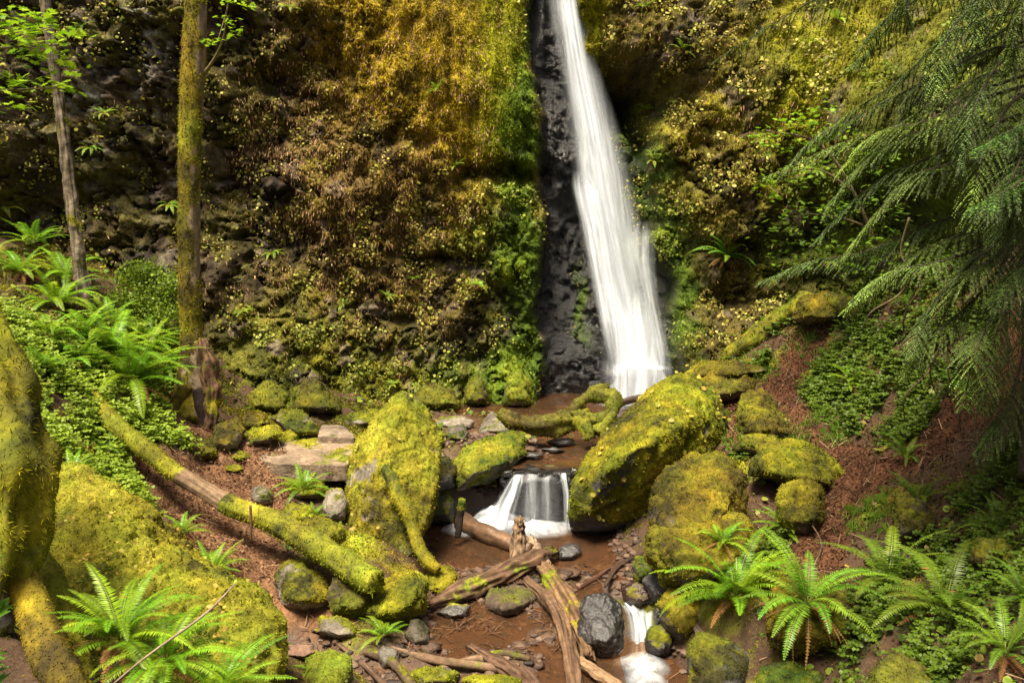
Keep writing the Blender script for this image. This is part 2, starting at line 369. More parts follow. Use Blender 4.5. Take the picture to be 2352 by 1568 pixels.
# ---------------------------------------------------------------- thin plate spline
class TPS:
    def __init__(s, X, y, lam=.02):
        X = np.asarray(X, float); n = len(X); s.X = X; K = s.k(X, X) + lam * np.eye(n); Pm = np.column_stack([np.ones(n), X])
        A = np.zeros((n + 3, n + 3)); A[:n, :n] = K; A[:n, n:] = Pm; A[n:, :n] = Pm.T
        w = np.linalg.solve(A, np.concatenate([y, np.zeros(3)])); s.w = w[:n]; s.a = w[n:]
    @staticmethod
    def k(A, B):
        d = ((A[:, None] - B[None]) ** 2).sum(2); return .5 * d * np.log(d + 1e-9)
    def __call__(s, Q):
        out = np.empty(len(Q))
        for i in range(0, len(Q), 50000):
            q = Q[i:i + 50000]; out[i:i + 50000] = s.k(q, s.X) @ s.w + s.a[0] + q @ s.a[1:]
        return out
def polydist(x, y, pl):
    """distance to a polyline of (x,y,w): returns dist/width"""
    best = np.full(len(x), 1e9)
    for a, b in zip(pl[:-1], pl[1:]):
        d = np.array(b[:2]) - np.array(a[:2]); t = np.clip(((x - a[0]) * d[0] + (y - a[1]) * d[1]) / max((d ** 2).sum(), 1e-9), 0, 1)
        best = np.minimum(best, np.hypot(x - a[0] - t * d[0], y - a[1] - t * d[1]) / lerp(a[2], b[2], t))
    return best
# ================================================================= TERRAIN
gp = []
for px, py, Y in [  # left hillside and path
    (430, 975, 11.5), (560, 1000, 11.3), (700, 1000, 11.6), (620, 1100, 10.1), (560, 1150, 9.7), (480, 1230, 8.8), (300, 1100, 9.2), (600, 1400, 7.9), (700, 1490, 7.7), (640, 1568, 7.3),
    (150, 950, 9.1), (280, 830, 10.9), (100, 680, 12.0), (20, 570, 12.6), (200, 712, 12.0), (380, 880, 11.7), (200, 860, 10.2), (340, 970, 10.2), (240, 1000, 9.4), (340, 720, 12.9), (140, 1080, 7.8), (300, 1568, 4.6), (60, 1500, 4.2), (450, 1400, 6.6), (-200, 900, 7.5), (-300, 600, 10),
    (500, 900, 13.2), (750, 940, 13.8), (870, 930, 14.6),
    # right bank
    (1850, 840, 13.0), (1720, 950, 12.2), (1640, 890, 13.8), (1880, 1060, 10.6), (1950, 1150, 9.5), (1890, 1260, 8.5), (1850, 1400, 7.4), (1950, 1568, 6.2), (2250, 1500, 5.6), (2300, 1200, 7.2), (2300, 900, 8.8),
    (2080, 960, 10.4), (2000, 800, 12.0), (2200, 760, 10.6), (2352, 690, 9.6), (1870, 720, 13.6), (1700, 800, 14.2), (2100, 1100, 8.9), (2100, 650, 12.0), (2500, 1000, 7), (2600, 1400, 5), (2050, 1350, 7.0),
    (1780, 1300, 8.6), (1700, 1220, 9.3), (1640, 1400, 8.2), (1750, 1480, 7.2), (1800, 1568, 6.6)]:
    gp.append(P(px, py, Y))
for px, py, z in [(1000, 925, -.1), (1150, 930, -.18), (1300, 925, -.2), (1420, 930, -.2), (1480, 940, -.15), (1250, 1000, -.1), (1330, 1040, -.12), (1250, 1075, -.1), (1060, 1000, .06), (1120, 960, .0), (1040, 1050, .02), (1350, 970, -.1),
                  (1000, 1290, -.75), (1150, 1240, -.85), (1250, 1240, -.85), (1100, 1300, -.69), (1180, 1290, -.66), (1350, 1300, -.72), (1280, 1400, -.72), (1100, 1450, -.77), (1000, 1450, -.76), (1250, 1500, -.72), (1100, 1500, -.69), (900, 1500, -.62), (1000, 1568, -.7), (1250, 1568, -.75),
                  (1120, 1320, -.60), (1060, 1340, -.62), (1330, 1310, -.62), (1290, 1340, -.60), (950, 1490, -.56), (1100, 1540, -.60), (1220, 1490, -.60), (1290, 1440, -.62), (1450, 1350, -.74), (1400, 1290, -.66), (1550, 1350, -.6), (1500, 1500, -1.3), (1450, 1568, -1.3), (1560, 1568, -1.25), (1650, 1560, -1.0), (900, 1400, -.5), (830, 1450, -.5), (900, 1250, -.3)]:
    gp.append(G(px, py, z))
gp += [np.array(v, float) for v in [(0, 0, 1.3), (-2, 1, 1.4), (2, 1, 1.4), (0, 3, .7), (.6, 5, -.5), (-.5, 5.5, -.4), (1.2, 6.5, -1.1), (-6, 2, 2.2), (6, 2, 2.4), (0, -5, 1.6), (-8, -5, 3), (8, -5, 3), (-10, 8, 4.2), (10, 8, 4.6),
                                     (2, 3, .7), (-1.2, 6.3, -.2), (-12, 14, 4.0), (12, 14, 4.5), (3, 17, .3), (0, 17, -.1), (-6, 17, 1.5), (8, 17, 3)]]
gp = np.array(gp); _T = TPS(gp[:, :2], gp[:, 2], .01)
PATHS = [[(1850, 800, .35), (1790, 870, .35), (1770, 950, .36), (1830, 1020, .36), (1930, 1080, .4), (1960, 1160, .36), (1900, 1230, .34), (1850, 1330, .3), (1870, 1420, .25)],
         [(1690, 900, .25), (1670, 960, .35), (1700, 1010, .3)],
         [(2000, 1110, .4), (2120, 1040, .35), (2220, 960, .5), (2300, 840, .6), (2352, 760, .7)],
         [(400, 930, .10), (450, 1000, .28), (580, 1060, .55), (560, 1150, .6), (430, 1140, .5), (500, 1230, .5), (600, 1330, .42), (640, 1420, .45), (720, 1470, .4)],
         [(330, 1090, .15), (430, 1140, .45)]]
def gz(x, y, detail=True):
    x = np.asarray(x, float).ravel(); y = np.asarray(y, float).ravel(); Q = np.column_stack([x, y]); z = _T(Q); ins = ss(-2.0, -1.2, x) * ss(2.4, 1.6, x) * ss(6.2, 7.2, y) * ss(14.5, 13, y); z = z - .05 * ins * ss(11.4, 10.8, y)
    # drop between the upper and the lower stream at the small fall
    k = ss(-1.35, -1.0, x) * (1 - ss(1.2, 1.7, x)); lo = 11.25
    z = np.where(y < lo, z - k * np.maximum(0, z + .75) * ss(10.3, 10.7, y), z)
    if detail:
        p = np.column_stack([x, y, z * .5])
        z = z + (.10 * fbm(p * .9, 3, 11) + .045 * fbm(p * 4, 3, 12) * (1 + .6 * ss(2, 4, np.abs(x)))) * (1 - .6 * ins)
        far = ss(.8, 3, np.abs(x)); z = z + far * .10 * np.maximum(0, ridged(p * 1.7, 3, 14))
    return z
def hit(px, py, detail=True):
    d = ray(px, py); s = np.linspace(2.5, 20, 500); q = np.array([0, 0, CZ]) + d[None] * s[:, None]
    z = gz(q[:, 0], q[:, 1], detail); b = np.where(q[:, 2] < z)[0]
    i = b[0] if len(b) else 499; return q[i]
PW = [[(*hit(a, b, False)[:2], w) for a, b, w in pl] for pl in PATHS]
def axis(segs):
    out = []
    for a, b, st in segs: out += list(np.arange(a, b, st))
    return np.array(out + [segs[-1][1]])
CLZ = [tuple(hit(a, b, False)[:2]) + (r,) for a, b, r in [(2000, 960, 1.15), (1950, 900, .8), (2120, 900, 1.0), (2080, 1020, .7), (1930, 985, .5), (2150, 1360, .9), (2060, 1400, .7), (2200, 1480, .7), (2280, 1330, .7), (2300, 1180, .6), (1800, 1270, .35), (150, 960, 1.1), (60, 850, 1.2), (240, 920, .8), (200, 860, .8), (280, 950, .6), (340, 980, .6), (300, 900, .6), (140, 830, .9), (360, 850, .6), (380, 960, .45), (1760, 830, .35), (1640, 1000, .3), (2000, 780, .8), (1850, 730, .7), (1760, 760, .6), (1950, 690, .8), (2060, 720, .9), (1700, 830, .4), (2150, 800, .8), (2200, 1250, .45), (1880, 760, .8), (200, 990, .5), (1700, 1060, .25)]]
def cloverw(p_, pdm):
    w = 0
    for a, b, r in CLZ: w = np.maximum(w, ss(1.15, .6, np.hypot(p_[:, 0] - a, p_[:, 1] - b) / r + .35 * fbm(p_ * 1.5, 2, 7)))
    return w * ss(.9, 1.25, pdm) * ss(-.35, .2, fbm(p_ * 2.2, 3, 111) + np.where(p_[:, 0] < 0, .35, .05))
MSZ = [tuple(hit(a, b, False)[:2]) + (r,) for a, b, r in [(1640, 850, .6), (1700, 780, .7), (1760, 720, .6), (1850, 800, .5), (1780, 850, .4), (1730, 1000, .35), (1810, 1000, .25), (1690, 1100, .3), (330, 960, .3), (270, 1050, .5), (200, 1060, .5), (1980, 1200, .4), (780, 1260, .5)]]
def mossz(p_):
    w = 0
    for a, b, r in MSZ: w = np.maximum(w, ss(1.2, .5, np.hypot(p_[:, 0] - a, p_[:, 1] - b) / r + .4 * fbm(p_ * 2, 2, 17)))
    return w
gx = axis([(-30, -9, .5), (-9, -7, .1), (-7, 7, .033), (7, 9, .1), (9, 30, .5)]); gy = axis([(-20, 2, .5), (2, 4, .1), (4, 14, .033), (14, 18, .07), (18, 30, .5)])
X, Yg = np.meshgrid(gx, gy, indexing='ij'); nx, ny = X.shape
Z = gz(X, Yg); x, y = X.ravel(), Yg.ravel()
pd = np.min([polydist(x, y, pl) for pl in PW], axis=0); pp = np.column_stack([x, y, Z])
pm = 1 - ss(.75, 1.15, pd + .35 * fbm(pp * 1.5, 3, 21) + .12 * perlin(pp * 8, 22))       # path mask
Z = Z - pm * .03
WL = np.where(y > 11.0, 0.0, np.where((x > 1.05) & (y < 9.05), -1.17, -.70))
instream = (x > -2.3) & (x < 2.6) & (y > 5.5)
wetm = instream * (1 - ss(.02, .16, Z - WL + .05 * perlin(pp * 3, 31)))
sbm = instream & (Z - WL < .13)
V = np.column_stack([x, y, Z]); GF = np.ascontiguousarray(grid_faces(nx, ny)[:, ::-1]); GN = vnormals(V, GF)
t = .5 * fbm(pp * 1.1, 4, 41) + .25 * perlin(pp * 7, 42)
soil = np.array([.065, .038, .022]); litter = np.array([.155, .078, .038])
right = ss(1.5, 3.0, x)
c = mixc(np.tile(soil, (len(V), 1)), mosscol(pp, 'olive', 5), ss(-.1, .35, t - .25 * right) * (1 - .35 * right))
cw_ = cloverw(pp, pd); c = mixc(c, np.tile([.03, .045, .01], (len(V), 1)), cw_ * .8); c = mixc(c, mosscol(pp, 'yellow', 6), mossz(pp) * .9)
lightm = ss(.35, .9, perlin(pp * 28, 44) + .5 * perlin(pp * 60, 45))
lc = mixc(np.tile(litter, (len(V), 1)), np.tile(np.array([.30, .19, .10]), (len(V), 1)), lightm * .6) * (1 + .5 * fbm(pp * 2, 3, 46))[:, None]
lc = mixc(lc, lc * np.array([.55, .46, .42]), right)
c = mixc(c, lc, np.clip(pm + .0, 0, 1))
bed = np.array([.072, .038, .021]); bc = bed * (1 + .6 * fbm(pp * 3, 4, 51))[:, None]
k = np.clip(wetm, 0, 1) * 1.0; c = mixc(c, bc, k)
def submesh(name, fm, mat, wet):
    f = GF[fm]; u, inv = np.unique(f, return_inverse=True); o = obj(name, V[u], inv.reshape(-1, 4), mat, c[u], wet[u]); o['kind'] = 'structure'; return o
fsb = sbm[GF].mean(1) > .5; fpa = (pm[GF].mean(1) > .5) & ~fsb
submesh('stream_bed', fsb, M_SOIL, wetm * .7)['label'] = 'brown gravelly bed of the stream'
submesh('path', fpa, M_SOIL, wetm * 0)['label'] = 'reddish brown trodden dirt paths littered with bark and leaves'
submesh('ground', ~(fsb | fpa), M_SOIL, wetm * .5)['label'] = 'mossy forest floor of the gorge banks'
gV, gPM, gWET = V, pm, wetm
# ================================================================= CLIFF  (y as a height field over x, z)
cp = []
for px, py, Y in [(0, 100, 13.2), (0, 500, 13.2), (-300, 300, 11.5), (200, 100, 13.8), (200, 600, 13.8), (400, 300, 14.9), (400, 700, 14.2), (600, 300, 15.8), (620, 650, 15.3), (600, 900, 14.2), (800, 100, 16), (800, 500, 15.7), (820, 900, 14.9),
                  (1000, 150, 15.6), (1050, 400, 15.7), (1000, 600, 15.8), (1000, 900, 15.4), (1200, 150, 15.7), (1200, 400, 15.6), (1230, 650, 15.9), (1220, 890, 15.6), (1400, 100, 15.8), (1400, 500, 15.9), (1450, 900, 15.7),
                  (1520, 100, 15.2), (1550, 500, 15.2), (1600, 850, 14.7), (1600, 250, 14.6), (1700, 500, 14.5), (1750, 100, 14.2), (1700, 700, 14.6), (1900, 100, 13.4), (1900, 500, 13.6), (2000, 620, 13.0), (2100, 100, 12.4), (2100, 500, 12.4), (2352, 100, 10.8), (2352, 500, 10.6), (2600, 300, 9),
                  (400, -500, 15.8), (1200, -500, 16.2), (2000, -500, 13.8), (1200, -1200, 17.5)]:
    cp.append(P(px, py, Y))
cp += [np.array(v, float) for v in [(-14, 9, 2), (14, 8, 2), (-14, 10, 10), (14, 9, 10), (0, 15.8, -2), (-6, 14, -1), (6, 14, -1)]]
cp = np.array(cp); _C = TPS(cp[:, [0, 2]], cp[:, 1], .02)
def CX(px, py, Y=15.7): q = P(px, py, Y); return q[0], q[2]
_l = [CX(*a) for a in [(1190, -300), (1205, 0), (1222, 200), (1232, 500), (1236, 900), (1236, 1000)]]
_r = [CX(*a) for a in [(1320, -300), (1335, 0), (1362, 120), (1480, 215), (1500, 330), (1515, 520), (1560, 800), (1590, 1000)]]
def _edge(L, z): L = sorted(L, key=lambda a: a[1]); return np.interp(z, [a[1] for a in L], [a[0] for a in L])
def cliff_parts(x, z):
    Q = np.column_stack([x, z]); y = _C(Q); p = np.column_stack([x, y * .5, z])
    w = .22 * fbm(p * 1.0, 3, 61) + .10 * perlin(p * 4, 60)
    ch = ss(-.02, .22, x - _edge(_l, z) + w * .6) * ss(-.02, .22, _edge(_r, z) - x + w * .8)
    return y, p, ch
def wblob(x, z, px, py, rx, ry, Y=15.7):
    cx, cz = CX(px, py, Y); sx = rx * Y / F; sz = ry * Y / F
    return np.exp(-(((x - cx) / sx) ** 2 + ((z - cz) / sz) ** 2))
cdx = .026
cx_ = np.arange(-12, 12, cdx); cz_ = np.arange(-1.0, 10.5, cdx)
X, Zc = np.meshgrid(cx_, cz_, indexing='ij'); x, z = X.ravel(), Zc.ravel(); nxc, nzc = X.shape
y0, p, ch = cliff_parts(x, z)
warp = np.column_stack([fbm(p * 1.2, 4, 70), fbm(p * 1.2 + 9, 4, 71), fbm(p * 1.2 + 20, 4, 72)]) * .9
f1, f2, ci = worley(p * [.9, .9, .75] + warp, 73); f1b, f2b, cib = worley(p * [2.6, 2.6, 2.1] + warp * 2, 74)
farl = wblob(x, z, 250, 300, 330, 500, 14.3); crag = .42 * fbm(p * .55, 3, 75) + .30 * ridged(p * [1.1, 1.1, .8], 4, 76) + .30 * (1 - .5 * farl) * (ci - .5) * ss(0, .3, f2 - f1) + .14 * (cib - .5) * ss(0, .35, f2b - f1b) + .15 * ridged(p * [3.5, 3.5, 2.4], 5, 77)
crack = (1 - ss(0, .06, f2 - f1 + .10 * perlin(p * 5, 2))) * .22 + (1 - ss(0, .09, f2b - f1b + .15 * perlin(p * 9, 3))) * .08
# smooth curtain of orange moss beside the fall, and drip ribs
smooth = np.clip(wblob(x, z, 1130, 130, 130, 330) + wblob(x, z, 980, 100, 160, 200) * .8 + wblob(x, z, 1380, 50, 60, 110) * .6 + wblob(x, z, 1850, 100, 200, 180, 14) * .8 + wblob(x, z, 1560, 750, 80, 140, 15) * .7, 0, 1)
ribs = .10 * perlin(p * [4.5, 4.5, .7], 79) + .05 * perlin(p * [10, 10, 1.6], 80)
# dark overhangs of the left wall: undercut below ledges
led = 0
for (a, b, r1, r2, dep, Y) in [(1130, 395, 70, 20, .5, 15.7), (960, 320, 55, 14, .3, 15.7), (1010, 600, 70, 16, .35, 15.7), (1190, 400, 60, 24, .5, 15.7), (900, 740, 45, 22, .35, 15.3), (1465, 225, 85, 52, 2.2, 15.4), (1405, 165, 48, 40, 1.4, 15.6), (1490, 300, 26, 60, .9, 15.3), (620, 180, 60, 30, .5, 15.6),
                           (520, 60, 50, 60, .6, 15.2), (640, 560, 50, 24, .35, 15.3), (1780, 420, 30, 60, .4, 14.2), (1620, 330, 30, 50, .3, 14.5), (1760, 560, 60, 16, .4, 14.2), (1690, 690, 60, 20, .35, 14.4), (150, 420, 60, 90, .7, 13.6), (60, 250, 50, 60, .5, 13.3), (330, 420, 40, 60, .4, 14.5), (1100, 830, 40, 22, .4, 15.4), (700, 820, 30, 25, .3, 14.8), (560, 780, 40, 30, .35, 14.6)]:
    led = led + 1.1 * dep * wblob(x + .15 * perlin(p * 3, 5), z + .12 * perlin(p * 4, 6), a, b, r1, r2, Y)
disp = crag * (1 - .72 * smooth) * (1 - .8 * ch) - crack * (1 - smooth) * (1 - .6 * ch) + ribs * (.5 + smooth) - led
chr_ = .10 * ridged(p * [1.3, 1.3, 1.5], 3, 82) + .10 * fbm(p * [2, 2, 1.3], 3, 83) + .030 * ridged(p * [7, 7, 5], 3, 84)
yy = y0 - disp * .9 - chr_ * ch + ch * lerp(.75, .4, ss(3, 0, z))
CY = yy.reshape(nxc, nzc)
V = np.column_stack([x, yy, z]); CF = grid_faces(nxc, nzc)[:, ::-1]; N = vnormals(V, CF)
if N[:, 1].mean() > 0: CF = CF[:, ::-1]; N = -N
CF = np.ascontiguousarray(CF)
# colour zones (moss kinds, dead growth and bare rock)
n1 = fbm(p * 1.6, 4, 90); n2 = perlin(p * 7, 91); n3 = fbm(p * [5, 5, 1.2], 3, 92)
B = lambda a, b, c_, d, Y=15.7: wblob(x + .3 * n1, z + .3 * n3, a, b, c_, d, Y)
zo = np.clip(B(1000, 60, 190, 260) + B(860, 60, 120, 200) * .6 + B(1080, 200, 60, 230), 0, 1.2)                      # orange yellow curtain
zy = np.clip(B(1160, 120, 65, 260) * 1.2 + B(1370, 40, 40, 90) + B(1900, 60, 170, 170, 13.6) * .5 + B(1800, 200, 70, 120, 14) * .6, 0, 1.2)
zg = (1 - .7 * ch) * np.clip(B(1195, 330, 50, 150) * 1.3 + B(1170, 560, 80, 80) * .8 + B(1205, 760, 60, 190) * 1.1 + B(1215, 100, 22, 160) * .8 + B(1555, 700, 42, 200, 15) * 1.2 + B(1510, 420, 30, 170, 15.2) * .8  + B(1120, 880, 130, 70) * .7, 0, 1.3)
zl = np.clip(B(600, 850, 250, 110, 14.8) + B(900, 880, 200, 80) + B(700, 700, 150, 100) * .6 + B(1050, 560, 160, 120) * .6, 0, 1)       # olive lower wall
zb = np.clip(B(820, 330, 200, 160) + B(850, 560, 200, 160) + B(700, 450, 120, 200) * .7, 0, 1)                                      # brown dead growth
zd = np.clip(B(330, 250, 190, 330, 14.2) * 1.1 + B(580, 150, 120, 200, 15.4) * .9 + B(520, 560, 120, 180, 15), 0, 1)                   # dark bare rock
zr = np.clip(B(1700, 300, 230, 330, 14.4), 0, 1); zk = np.clip(B(2000, 480, 150, 200, 13) + B(1850, 560, 110, 90, 13.6) * .8 + B(2150, 250, 160, 250, 12.2), 0, 1)
base = pal(.45 + .4 * n1 + .2 * n2, [(.022, .018, .012), (.055, .042, .02), (.10, .075, .018), (.14, .11, .014)])
c = base
c = mixc(c, pal(.5 + .6 * n1 + .25 * n2, [(.05, .035, .02), (.13, .08, .03), (.19, .125, .035), (.15, .12, .015)]), zb * .85)
c = mixc(c, pal(.45 + .5 * n1 + .3 * n2, [(.04, .045, .008), (.10, .11, .010), (.18, .175, .011), (.26, .24, .014)]), zl * .85)
c = mixc(c, pal(.45 + .5 * n1 + .3 * n2, [(.05, .04, .012), (.13, .105, .014), (.21, .175, .016), (.28, .25, .02)]), zr * .85)
c = mixc(c, pal(.45 + .5 * n1 + .3 * n2, [(.02, .03, .006), (.05, .075, .01), (.09, .13, .012), (.15, .2, .015)]), zk * .85)
c = mixc(c, pal(.4 + .4 * n1 + .25 * n2 + .3 * n3, [(.11, .08, .012), (.24, .175, .010), (.38, .28, .012), (.46, .385, .016)]), np.clip(zo * 1.3, 0, 1))
c = mixc(c, pal(.45 + .4 * n1 + .25 * n2, [(.10, .11, .008), (.25, .25, .010), (.42, .39, .016)]), np.clip(zy * 1.2, 0, 1))
c = mixc(c, pal(.5 + .5 * n1 + .3 * n2, [(.03, .05, .006), (.06, .10, .008), (.11, .165, .01), (.2, .24, .014)]), np.clip(zg * 1.2, 0, 1))
dark = pal(.5 + .5 * n1 + .4 * n2, [(.012, .008, .005), (.038, .025, .012), (.072, .048, .021), (.11, .076, .038)])
mp_ = ss(-.15, .3, fbm(p * 1.5, 3, 94) + .25 * n2 + .25 * B(150, 400, 160, 330, 13.6)); dark = mixc(dark, pal(.45 + .5 * n2 + .3 * n1, [(.035, .03, .008), (.085, .078, .012), (.19, .165, .02)]), mp_ * .85)
c = mixc(c, dark, np.clip(zd * 1.0, 0, .9))
# bare faces poke out of the growth; pale lichen and guano streaks on the far left
bare = ss(.32, .5, perlin(p * 2.3, 95) + .35 * n2) * (1 - np.clip(zo + zy + zg, 0, 1))
c = mixc(c, pal(.5 + .5 * n2, [(.05, .04, .03), (.13, .10, .075), (.2, .155, .12)]), bare * .75)
stre = np.clip(B(352, 60, 22, 150, 14.6) + B(205, 200, 16, 120, 13.8) + B(345, 160, 14, 60, 14.6) + B(395, 390, 34, 34, 14.6) + B(1765, 40, 12, 50, 14) * .8 + B(100, 250, 20, 60, 13.4) * .6, 0, 1) * ss(-.1, .4, n2 + .8 * perlin(p * 16, 96))
c = mixc(c, np.tile([.30, .30, .26], (len(c), 1)), stre * .85)
green_in = np.clip(B(1345, 730, 20, 75, 16) * 1.0 + B(1460, 460, 40, 190, 15.9) * 1.2 + B(1560, 760, 20, 100, 15.5) * .6, 0, 1)
chc = pal(.5 + .6 * n1 + .3 * n2, [(.005, .005, .006), (.011, .011, .013), (.024, .020, .019)])
chc = mixc(chc, pal(.5 + .5 * n1, [(.03, .06, .006), (.07, .12, .008), (.1, .16, .01)]), np.clip(green_in * 1.1, 0, 1) * ss(-.45, .1, n2 + .6 * n1 + green_in))
c = mixc(c, chc, ch); wet = np.clip(ch * (1 - .8 * green_in), 0, 1) * 1.0 + .35 * zd * (1 - ch) * ss(0, .3, n2)
cliff = obj('cliff', V, CF, M_CLIFF, c, wet); tag(cliff, 'tall moss and fern covered rock wall of the gorge with a wet black chute', kind='structure')
cN, cC, cCH = N, c, ch
def clook(x, z, A):
    i = np.clip((x - cx_[0]) / cdx, 0, nxc - 1.01); j = np.clip((z - cz_[0]) / cdx, 0, nzc - 1.01); a, b = i.astype(int), j.astype(int); u, v = i - a, j - b
    return A[a, b] * (1 - u) * (1 - v) + A[a + 1, b] * u * (1 - v) + A[a, b + 1] * (1 - u) * v + A[a + 1, b + 1] * u * v
def chit(px, py):
    d = ray(px, py); s = np.linspace(8, 18.5, 1400); q = np.array([0, 0, CZ]) + d[None] * s[:, None]
    yv = clook(q[:, 0], q[:, 2], CY); b = np.where(q[:, 1] > yv)[0]; return q[b[0]] if len(b) else q[-1]
def cscat(n, wfun, zmin=-.2, zmax=9.):
    """n candidate points on the wall thinned by weight; returns pos, normal, index"""
    idx = R.randint(0, len(cN), n); k = (gV_c[idx, 2] > zmin) & (gV_c[idx, 2] < zmax) & (R.rand(n) < wfun[idx]); idx = idx[k]
    return gV_c[idx] + R.uniform(-.5, .5, (len(idx), 3)) * cdx * [1, 0, 1], cN[idx], idx
gV_c = V
inview = (np.abs(x / np.maximum(yy, 1)) < .66) & (z < 8.0)
gn = 1 - np.clip(ch * 1.5, 0, 1) * (1 - .6 * green_in)
dist = np.hypot(x, yy)
# moss nap on the whole wall
w_m = inview * gn * np.clip(.4 + .5 * zk + .9 * (zo + zy + zg + zl * .8 + zr * .7 + zb * .5), 0, 1) * (1 - .8 * bare) * (1 - .85 * zd * (1 - mp_))
pt, nn, ix = cscat(800000, w_m)
hang = np.clip(zo + zb + zy, 0, 1)[ix]
b = blades(pt, nn, .036 + .03 * hang, .019, np.clip(c[ix] * 1.3, 0, 1), up=.5, rand=.8, down=.5, cvar=.5)
o = obj('wall_moss', *b[:2], M_FUZZ, b[2], smooth=False); tag(o, 'shaggy yellow, orange and green moss hanging on the rock wall', 'moss', kind='stuff')
# dry hanging growth (pinkish brown strands)
w_d = inview * gn * np.clip(zb * 1.1 + zo * .35 + B(850, 450, 120, 250) * .5 + zr * .2, 0, 1) * ss(-.25, .35, n1 + .5 * n3) * (1 - np.clip(zg, 0, 1))
pt, nn, ix = cscat(330000, w_d)
cc = pal(R.rand(len(pt)), [(.13, .06, .03), (.30, .16, .09), (.46, .29, .17), (.44, .33, .09)])
b1 = blades(pt + nn * .03, nn, .06, .020, cc, up=.25, rand=.35, down=.9); b2 = discs(pt + nn * .05, nn, .04, cc * 1.1, 4, .8)
o = obj('dry_growth', *b1[:2], M_DRY, b1[2], smooth=False); tag(o, 'pinkish brown dried plants hanging from the rock wall', 'dead plants', kind='stuff')
# small round leaves: yellow and lime
cl = ss(.05, .45, fbm(p * 2.0, 3, 101) + .3 * n2)
w_l = inview * gn * cl * np.clip(.22 + .3 * farl + zk * 1.3 + zr * 1.15 + zb * .45 + zl * .5 + B(900, 600, 90, 200) + B(1120, 450, 90, 60) * 1.3 + B(1050, 620, 80, 80) * .6 + B(1640, 330, 120, 400, 14.6) * .9, 0, 1) * (1 - .9 * np.clip(zo, 0, 1)) * (1 - .3 * zd)
pt, nn, ix = cscat(420000, w_l)
tc = R.rand(len(pt)) * .75 + .25 * (perlin(pt * 1.5, 7) + .5); gr = np.clip(zg + zl * .5 + zk * 1.5 + .35 * farl, 0, 1)[ix]
cc = mixc(pal(tc, [(.10, .06, .015), (.24, .15, .03), (.46, .39, .06), (.66, .60, .16), (.26, .34, .03)]), pal(tc, [(.08, .13, .012), (.2, .28, .025), (.42, .48, .06)]), ss(0, 1, gr + .5 * (R.rand(len(pt)) < .25)))
b = discs(pt + nn * .05, nn * .6 + [0, -.5, .35], .018 + .034 * R.rand(len(pt)), cc, 5, .6)
o = obj('wall_leaves', *b[:2], M_LEAF, b[2], smooth=False); tag(o, 'small round yellow and lime leaves growing over the rock wall', 'leaves', kind='stuff')
# ================================================================= WATER
def water_mat():
    m, nt, N, L = nodes('stream_water'); out = N.new('ShaderNodeOutputMaterial')
    tc = N.new('ShaderNodeTexCoord'); n = N.new('ShaderNodeTexNoise'); n.inputs['Scale'].default_value = 7; n.inputs['Detail'].default_value = 4
    mp = N.new('ShaderNodeMapping'); mp.inputs['Scale'].default_value = (1, .6, 1); L.new(tc.outputs['Object'], mp.inputs[0]); L.new(mp.outputs[0], n.inputs['Vector'])
    bp = N.new('ShaderNodeBump'); bp.inputs['Strength'].default_value = .3; bp.inputs['Distance'].default_value = .03; L.new(n.outputs[0], bp.inputs['Height'])
    tr = N.new('ShaderNodeBsdfTransparent'); tr.inputs[0].default_value = (.78, .60, .42, 1)
    df = N.new('ShaderNodeBsdfDiffuse'); df.inputs[0].default_value = (.17, .092, .05, 1)
    m1 = N.new('ShaderNodeMixShader'); m1.inputs[0].default_value = .22; L.new(tr.outputs[0], m1.inputs[1]); L.new(df.outputs[0], m1.inputs[2])
    gl = N.new('ShaderNodeBsdfGlossy'); gl.inputs['Roughness'].default_value = .07; L.new(bp.outputs[0], gl.inputs['Normal'])
    fr = N.new('ShaderNodeFresnel'); fr.inputs[0].default_value = 1.33; L.new(bp.outputs[0], fr.inputs['Normal'])
    m2 = N.new('ShaderNodeMixShader'); L.new(fr.outputs[0], m2.inputs[0]); L.new(m1.outputs[0], m2.inputs[1]); L.new(gl.outputs[0], m2.inputs[2]); L.new(m2.outputs[0], out.inputs[0]); return m
